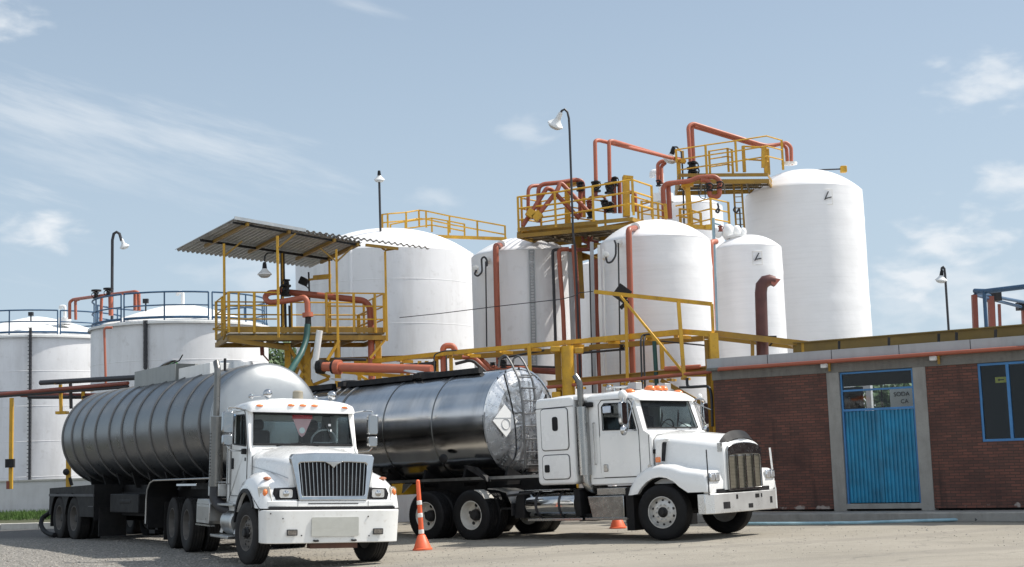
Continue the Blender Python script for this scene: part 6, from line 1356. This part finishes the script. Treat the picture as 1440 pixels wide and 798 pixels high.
# lower nose
obj('nose_band',MB().prism([(.80,-1.19),(.90,-1.19),(1.0,-1.10),(1.045,-.9),(1.06,-.62),(1.06,.62),(1.045,.9),(1.0,1.10),(.90,1.19),(.80,1.19)],.985,1.085,'z'),PD,t1,bev=.015)
obj('nose_slot',MB().box(1.058,1.064,-.44,.44,1.03,1.045).box(1.055,1.064,-.62,-.615,.99,1.08).box(1.055,1.064,.615,.62,.99,1.08).box(.9,1.06,-1.1,1.1,.94,.985),black_p,t1)
go=[(-.60,1.09),(.60,1.09),(.615,1.16),(.70,1.60),(.74,1.80),(.70,1.86),(.3,1.885),(-.3,1.885),(-.70,1.86),(-.74,1.80),(-.70,1.60),(-.615,1.16)]
gi=[(-.535,1.165),(.535,1.165),(.555,1.20),(.59,1.58),(.60,1.68),(.565,1.715),(.3,1.725),(-.3,1.725),(-.565,1.715),(-.60,1.68),(-.59,1.58),(-.555,1.20)]
def gx(z): return 1.075-.10*(z-1.09)
obj('grille_frame',MB().ring([(gx(b),a,b) for a,b in go],[(gx(b)+.0,a,b) for a,b in gi],(-.14,0,0)),chrome,t1,bev=.02,bseg=3)
obj('grille_back',MB().add([(gx(b)-.065,a,b) for a,b in gi],[tuple(range(len(gi)))]),black_p,t1)
mb=MB()
for i in range(17):
    y=-.525+i*1.05/16;zt=1.72;zb_=1.165
    if abs(y)>.53: zb_=1.19
    mb.bar((gx(zb_)-.03,y,zb_),(gx(zt)-.03,y*1.08,zt),.05,.016,(1,0,0)) if 0 else mb.bar((gx(zb_)-.035,y,zb_),(gx(zt)-.035,y*1.08,zt),.012,.016,(1,0,0))
obj('grille_bar',mb,chrome_d,t1)
obj('emblem',MB().prism([(-.16,1.735),(.16,1.735),(.05,1.68),(0,1.625),(-.05,1.68)],1.0,1.04,'x'),chrome,t1,bev=.008)
bp=[(.70,-1.19),(.92,-1.215),(1.08,-1.16),(1.15,-1.02),(1.17,-.8),(1.18,0),(1.17,.8),(1.15,1.02),(1.08,1.16),(.92,1.215),(.70,1.19),(.70,1.13),(1.05,.9),(1.05,-.9),(.70,-1.13)]
obj('bumper',MB().loft([[(x,y,z) for x,y in bp] if z>.5 else [(x-.02 if x>.9 else x,y*.985,z) for x,y in bp] for z in (.39,.44,.90,.935)]),paint_d,t1,bev=.014)
obj('number_panel',MB().prism(rrect(-.41,.41,.50,.815,.02),1.176,1.188,'x'),mat('panel_grey',(.50,.50,.46),.5,.1,var=.08,streak=.5,scol=(.36,.35,.3),stretch=(1,1,3)),t1)
for y in (-.74,.76):
    f_=obj('fog_lamp',MB().prism(rrect(y-.09,y+.09,.52,.62,.012),1.165,1.182,'x'),conduit,t1);obj('lens',MB().prism(rrect(y-.075,y+.075,.535,.605,.01),1.182,1.186,'x'),mat('fog_lens',(.22,.2,.18),.2,.5,var=.4,vscale=30) if 'fog_lens' not in bpy.data.materials else bpy.data.materials['fog_lens'],f_)
mb=MB()
for y,z in ((-.9,.80),(-.58,.52),(.58,.82),(.60,.50),(-1.1,.88),(1.02,.86)): mb.lathe([(.001,.01),(.012,.01),(.012,0)],Matrix.Translation((1.172 if abs(y)<.95 else 1.13,y,z))@TX,8)
obj('bolt',mb,black,t1)
obj('bumper_rust',MB().box(.9,1.1,-.4,.42,.30,.385),mat('rust',(.10,.05,.035),.9,var=.3),t1)
# roof gear
for y in (-.80,-.22,0,.22,.80): obj('roof_lamp',MB().sphere((-.80,y,2.765 if abs(y)<.5 else 2.745),.045,12,6,(.6,1.5,.55)),amber,t1)
for y in (-.60,.62):
    obj('air_horn',MB().sphere((-1.02,y,2.975),.085,14,10).lathe([(.001,0),(.03,0),(.03,-.1)],Matrix.Translation((-1.02,y,2.93)),8).tube([(-1.05,y-.02,2.95),(-1.2,y-.22,2.93)],.015,6).sphere((-1.22,y-.25,2.93),.05,10,6),chrome,t1)
obj('beacon',MB().lathe([(.10,2.88),(.095,3.04),(.07,3.06),(.001,3.06)],Matrix.Translation((-1.3,.05,0)),18),mat('beacon_beige',(.30,.27,.21),.6,var=.1),t1)
# mirrors
for sg in (-1,1):
    Y_=sg*1.36;X_=-.86
    fr=MB();bar3(fr,[(-.95,sg*.98,2.66),(X_-.0,sg*1.2,2.70),(X_,Y_,2.70),(X_,Y_,2.62)],.016);bar3(fr,[(X_,Y_,2.02),(X_,sg*1.30,1.95),(-.93,sg*1.0,1.93)],.016)
    obj('mirror_bracket',fr,chrome,t1)
    mi=obj('mirror',MB().prism(rrect(min(Y_-.10,Y_+.10),max(Y_-.10,Y_+.10),2.25,2.63,.045),X_-.05,X_+.06,'x'),mirror_c,t1,bev=.02)
    obj('mirror',MB().prism(rrect(min(Y_-.09,Y_+.09),max(Y_-.09,Y_+.09),2.03,2.225,.04),X_-.05,X_+.07,'x'),mirror_c,t1,bev=.02)
# wipers & interior
mb=MB().tube([(-.70,.2,2.03),(-.735,.62,2.10)],.011,5).tube([(-.70,-.5,2.03),(-.735,-.05,2.09)],.011,5).tube([(-.74,.52,2.16),(-.82,.44,2.42)],.008,5);obj('wiper',mb,black_p,t1)
obj('dashboard',MB().box(-1.05,-.76,-.92,.92,1.7,2.05).box(-1.1,-.85,.25,.75,2.0,2.10),black_p,t1,bev=.03)
obj('steering_wheel',MB().tube([(-1.12+.08*math.sin(a),.50+.23*math.cos(a),2.14+.2*math.sin(a)) for a in [2*math.pi*i/24 for i in range(24)]],.017,6,closed=True).bar((-1.1,.3,2.1),(-1.1,.7,2.1),.03,.03),grey_pipe,t1)
for y in (-.55,.5): obj('seat',MB().box(-1.95,-1.78,y-.24,y+.24,1.4,2.34).box(-1.8,-1.3,y-.24,y+.24,1.35,1.52).box(-1.93,-1.82,y-.13,y+.13,2.34,2.54),seat_m,t1,bev=.06)
obj('cab_lining',MB().box(-2.14,-2.12,-.95,-.8,1.06,2.66).box(-2.14,-2.12,.8,.95,1.06,2.66).box(-2.14,-2.12,-.8,.8,1.06,1.98).box(-2.1,-.9,-.95,.95,2.64,2.655),cab_in,t1)
pen=obj('pennant',MB().prism([(-.14,2.56),(.24,2.56),(.10,2.24),(.05,2.20),(.0,2.24)],-1.0,-.99,'x'),mat('pennant_pink',(.75,.42,.44),.8,var=.08),t1)
obj('pennant_band',MB().box(-.985,-.98,-.14,.24,2.53,2.60),mat('pennant_red',(.50,.03,.04),.8,var=.1),pen)
obj('pennant_badge',MB().lathe([(.001,0),(.055,0),(.055,.006),(.001,.006)],Matrix.Translation((-.988,.05,2.32))@TX,20),white_pl,pen)
obj('windscreen_sticker',MB().box(-.79,-.785,.52,.55,2.3,2.34).box(-.84,-.835,.50,.545,2.40,2.44),white_pl,t1)
# exhaust
obj('exhaust_stack',MB().tube([(-2.45,-1.18,2.62),(-2.45,-1.18,3.40),(-2.46,-1.18,3.50),(-2.58,-1.18,3.64)],.062,18,fil=.1,cap=False),exh,t1)
obj('exhaust_shield',MB().tube([(-2.45,-1.16,1.30),(-2.45,-1.16,2.60)],.125,28),exh,t1)
mb=MB()
for i in range(14):
    for a in (-70,-100,-130): mb.tube([(-2.45+.124*math.cos(R(a)),-1.16+.124*math.sin(R(a)),1.5+i*.06),(-2.45+.129*math.cos(R(a)),-1.16+.129*math.sin(R(a)),1.5+i*.06)],.012,6)
obj('shield_slot',mb,black,bpy.data.objects['exhaust_shield.001'] if 'exhaust_shield.001' in bpy.data.objects else t1)
obj('exhaust_elbow',MB().tube([(-2.45,-1.16,1.32),(-2.45,-1.16,1.08),(-2.36,-1.1,.95),(-2.1,-.95,.86),(-1.7,-.7,.85)],.105,16,fil=.15),conduit,t1)
obj('deck_box',MB().box(-3.05,-2.25,-1.15,-.5,1.12,1.36).box(-3.0,-2.2,-1.17,-.5,1.37,1.39),alu,t1,bev=.012)
bb=obj('battery_box',MB().prism([(-3.75,.60),(-2.75,.60),(-2.70,.66),(-2.70,.98),(-2.80,1.06),(-3.68,1.06),(-3.75,.98)],-1.20,-.62),alu,t1,bev=.012)
mb=MB()
for i in range(16): mb.box(-3.66+i*.058,-3.645+i*.058,-1.206,-1.2,.66,.92)
obj('rib',mb,alu,bb);obj('lower_rail',MB().box(-3.8,-2.65,-1.2,-1.1,.555,.585).box(-3.7,-2.75,-1.205,-1.2,.955,.97),chrome_d,bb)
obj('fuel_tank',MB().lathe([(.001,0),(.22,0),(.25,.03),(.25,.70),(.22,.73),(.001,.73)],Matrix.Translation((-2.25,-.86,.66))@TX,28),alu,t1)
obj('step',MB().box(-2.4,-1.15,-1.16,-.85,.955,1.0).box(-2.5,-1.2,-1.22,-.95,.38,.43).bar((-2.35,-1.05,.45),(-2.3,-.9,.95),.06,.06).bar((-1.3,-1.05,.45),(-1.35,-.9,.95),.06,.06),alu,t1,bev=.008)
obj('cab_sill',MB().box(-2.1,-1.2,-1.0,-.9,.80,1.02),paint_d,t1,bev=.02);obj('sill_hole',MB().lathe([(.001,.006),(.045,.006),(.045,0)],Matrix.Translation((-1.55,-1.0,.90))@RX,14).lathe([(.001,.006),(.045,.006),(.045,0)],Matrix.Translation((-1.35,-1.0,.90))@RX,14),conduit,t1)
ml=(rim_dark,rubber,black)
wheel(t1,0,-1.08,.53,'front',ml,steer=R(7));wheel(t1,0,1.04,.53,'front',ml,steer=R(7))
duals(t1,(-4.6,-5.95),ml,z=.53)
obj('mudflap',MB().box(-6.75,-6.70,-1.2,-.6,.15,.95).box(-6.75,-6.70,.6,1.2,.15,.95).box(-.92,-.88,-1.1,-.62,.35,1.0),frame_m,t1)
# ------------------------------------------------------------------ ribbed trailer (left)
kx,ky=-5.64,29.36
tr1=thing('tanker_trailer','brushed steel tanker trailer with dark reinforcing ribs hitched to the day cab truck','tanker trailer',(kx,ky,-.05),'tanker trailers',rot=(-.02,0,R(-56.5)))
ZC=2.52
obj('tank',hcyl(-9.05,1.1,1.17,ZC),steel_brush,tr1,ang=60)
obj('front_head',MB().lathe([(1.17,1.09),(1.165,1.12),(1.08,1.20),(.85,1.29),(.5,1.35),(.2,1.375),(.001,1.38)],Matrix.Translation((0,0,ZC))@TX,96),steel_head,tr1,ang=60)
obj('rear_head',MB().lathe([(1.17,-9.04),(1.12,-9.12),(.8,-9.25),(.001,-9.35)],Matrix.Translation((0,0,ZC))@TX,96),steel_brush,tr1,ang=60)
for x in (-8.95,-8.15,-7.3,-6.25,-5.2,-4.3,-3.4,-2.4,-1.4,-.45,.5):
    obj('rib',MB().lathe([(1.165,x-.032),(1.196,x-.022),(1.196,x+.022),(1.165,x+.032)],Matrix.Translation((0,0,ZC))@TX,96),rib_m,tr1)
obj('seam',MB().lathe([(1.171,1.07),(1.182,1.09),(1.171,1.11)],Matrix.Translation((0,0,ZC))@TX,96),steel_head,tr1)
tb=obj('spill_box',MB().box(-5.6,-2.85,-.46,-.43,3.60,3.98).box(-5.6,-2.85,.43,.46,3.60,3.98).box(-5.6,-5.57,-.43,.43,3.60,3.98).box(-2.88,-2.85,-.43,.43,3.60,3.98),mat('spill_box_steel',(.30,.31,.30),.5,.4,var=.15,streak=.4,scol=(.15,.15,.14)),tr1)
obj('hatch_lid',MB().lathe([(.001,.06),(.25,.03),(.28,0),(.001,-.02)],Matrix.Translation((-4.7,0,4.05))@Matrix.Rotation(R(-25),4,'Y')@Matrix.Rotation(R(20),4,'X'),26),alu,tr1)
obj('hatch_neck',MB().lathe([(.27,3.6),(.27,3.95),(.001,3.95)],Matrix.Translation((-4.4,0,0)),22),chrome_d,tr1)
obj('hose_cap',MB().sphere((-3.9,-.1,4.0),.12,10,6,(1.6,1,.8)),mat('cap_green',(.05,.16,.05),.5,var=.2),tr1)
obj('handle_rod',MB().tube([(-3.9,-.3,3.98),(-2.9,-.35,4.05),(-2.7,-.35,4.16)],.015,6),black,tr1)
obj('front_tray',MB().box(-2.8,-.95,-.40,.45,3.55,3.86),white_rim,tr1,bev=.01)
obj('manhole',MB().lathe([(.001,3.93),(.34,3.92),(.36,3.87),(.36,3.6)],Matrix.Translation((-1.2,.3,0)),26),alu,tr1)
obj('breather',MB().tube([(-.35,-.3,3.6),(-.35,-.3,3.90)],.03,8),black,tr1)
mb=MB()
for y in (-.45,.45): mb.box(-9.2,.8,y-.06,y+.06,1.02,1.32)
for x in [-8.2+i*1.1 for i in range(9)]: mb.prism([(-.6,1.25),(.6,1.25),(.72,1.62),(.45,1.44),(0,1.36),(-.45,1.44),(-.72,1.62)],x-.04,x+.04,'x')
mb.box(-.6,.7,-.9,.9,1.22,1.34).box(-8.6,-6.2,-.7,.7,.62,1.0).box(-5.6,-3.2,-.7,.3,.62,1.15)
mb.tube([(-7.72,-.9,.52),(-7.72,.9,.52)],.08,8).tube([(-8.95,-.9,.52),(-8.95,.9,.52)],.08,8)
obj('subframe',mb,frame_m,tr1)
obj('undercarriage_box',MB().box(-5.4,-3.4,-1.05,-.6,.70,1.12).tube([(-3.9,-.9,.95),(-4.7,-.9,.95)],.16,16),frame_m,tr1,bev=.02)  # undercarriage box and cylinder hung below the tank side
st=[(1.15,1.43),(-2.0,1.41),(-2.22,1.36),(-2.38,1.22),(-2.44,1.0),(-2.46,.50)]
S0=[(x,-1.20,z) for x,z in st];
obj('bogie_fender',MB().loft([[(x,y,z) for x,z in st]+[(x+.02,y,z-.02) for x,z in reversed(st)] for y in (-1.20,-.55)]),frame_m,tr1)
obj('fender_edge',MB().tube([(x,-1.205,z) for x,z in st],.018,6),alu,tr1)
obj('chrome_strip',MB().box(-.6,.5,-1.215,-1.2,1.29,1.33),chrome,tr1)
obj('bogie_skirt',MB().box(-2.44,-2.40,-1.18,-.5,.40,1.2).box(-2.3,1.0,-.5,-.46,.9,1.4),frame_m,tr1)
# rear fenders with twin arches
ou=[(-9.0,1.28),(-6.05,1.34),(-6.05,.62)]
arc=lambda cx:[(cx+.62*math.cos(R(a)),.50+.64*math.sin(R(a))) for a in (10,30,50,70,90,110,130,150,170)]
poly=[(-9.75,1.26),(-6.0,1.34),(-6.0,.58),(-7.08,.58)]+arc(-7.72)+[(-8.345,.62)]+arc(-8.97)+[(-9.62,.60),(-9.75,.60)]
poly=[poly[0]]+poly[1:]
obj('rear_fender',MB().prism(poly,-1.24,-1.21).prism([(-9.75,1.26),(-6.0,1.34),(-6.0,1.31),(-9.75,1.23)],-1.21,-.6).box(-6.03,-6.0,-1.22,-.55,.5,1.32),frame_m,tr1,bev=.004)
obj('fender_rail',MB().box(-9.7,-5.95,-1.27,-1.24,1.06,1.12).box(-6.4,-6.0,-1.255,-1.24,.82,.84),conduit,tr1)
obj('mudflap',MB().box(-5.90,-5.86,-1.15,-.5,.14,.8).box(-5.9,-5.86,.5,1.15,.14,.8).box(-9.75,-9.71,-1.2,-.5,.3,1.2),frame_m,tr1)
obj('landing_gear',MB().box(-3.0,-2.85,-.8,-.66,.35,1.2).box(-3.0,-2.85,.66,.8,.35,1.2).box(-3.1,-2.75,-.9,-.56,.27,.35).box(-3.1,-2.75,.56,.9,.27,.35),frame_m,tr1)
duals(tr1,(-7.72,-8.97),ml,z=.53)
p=tr1.matrix_world
th=thing('suction_hose','black hose looping down to the asphalt behind the ribbed trailer tail','hose',atz(70,751,0))
Mr=Matrix.Translation((kx,ky,-.05))@Euler((-.02,0,R(-56.5))).to_matrix().to_4x4()
a0=Mr@Vector((-9.65,-1.1,.85))
obj('hose',MB().tube([a0,at(68,723,37.4),at(60,728,37.4),at(57,737,37.2),at(61,746,36.9),at(68,751,36.6),at(77,753,36.2)],.06,12,fil=.4),rubber_c,th)
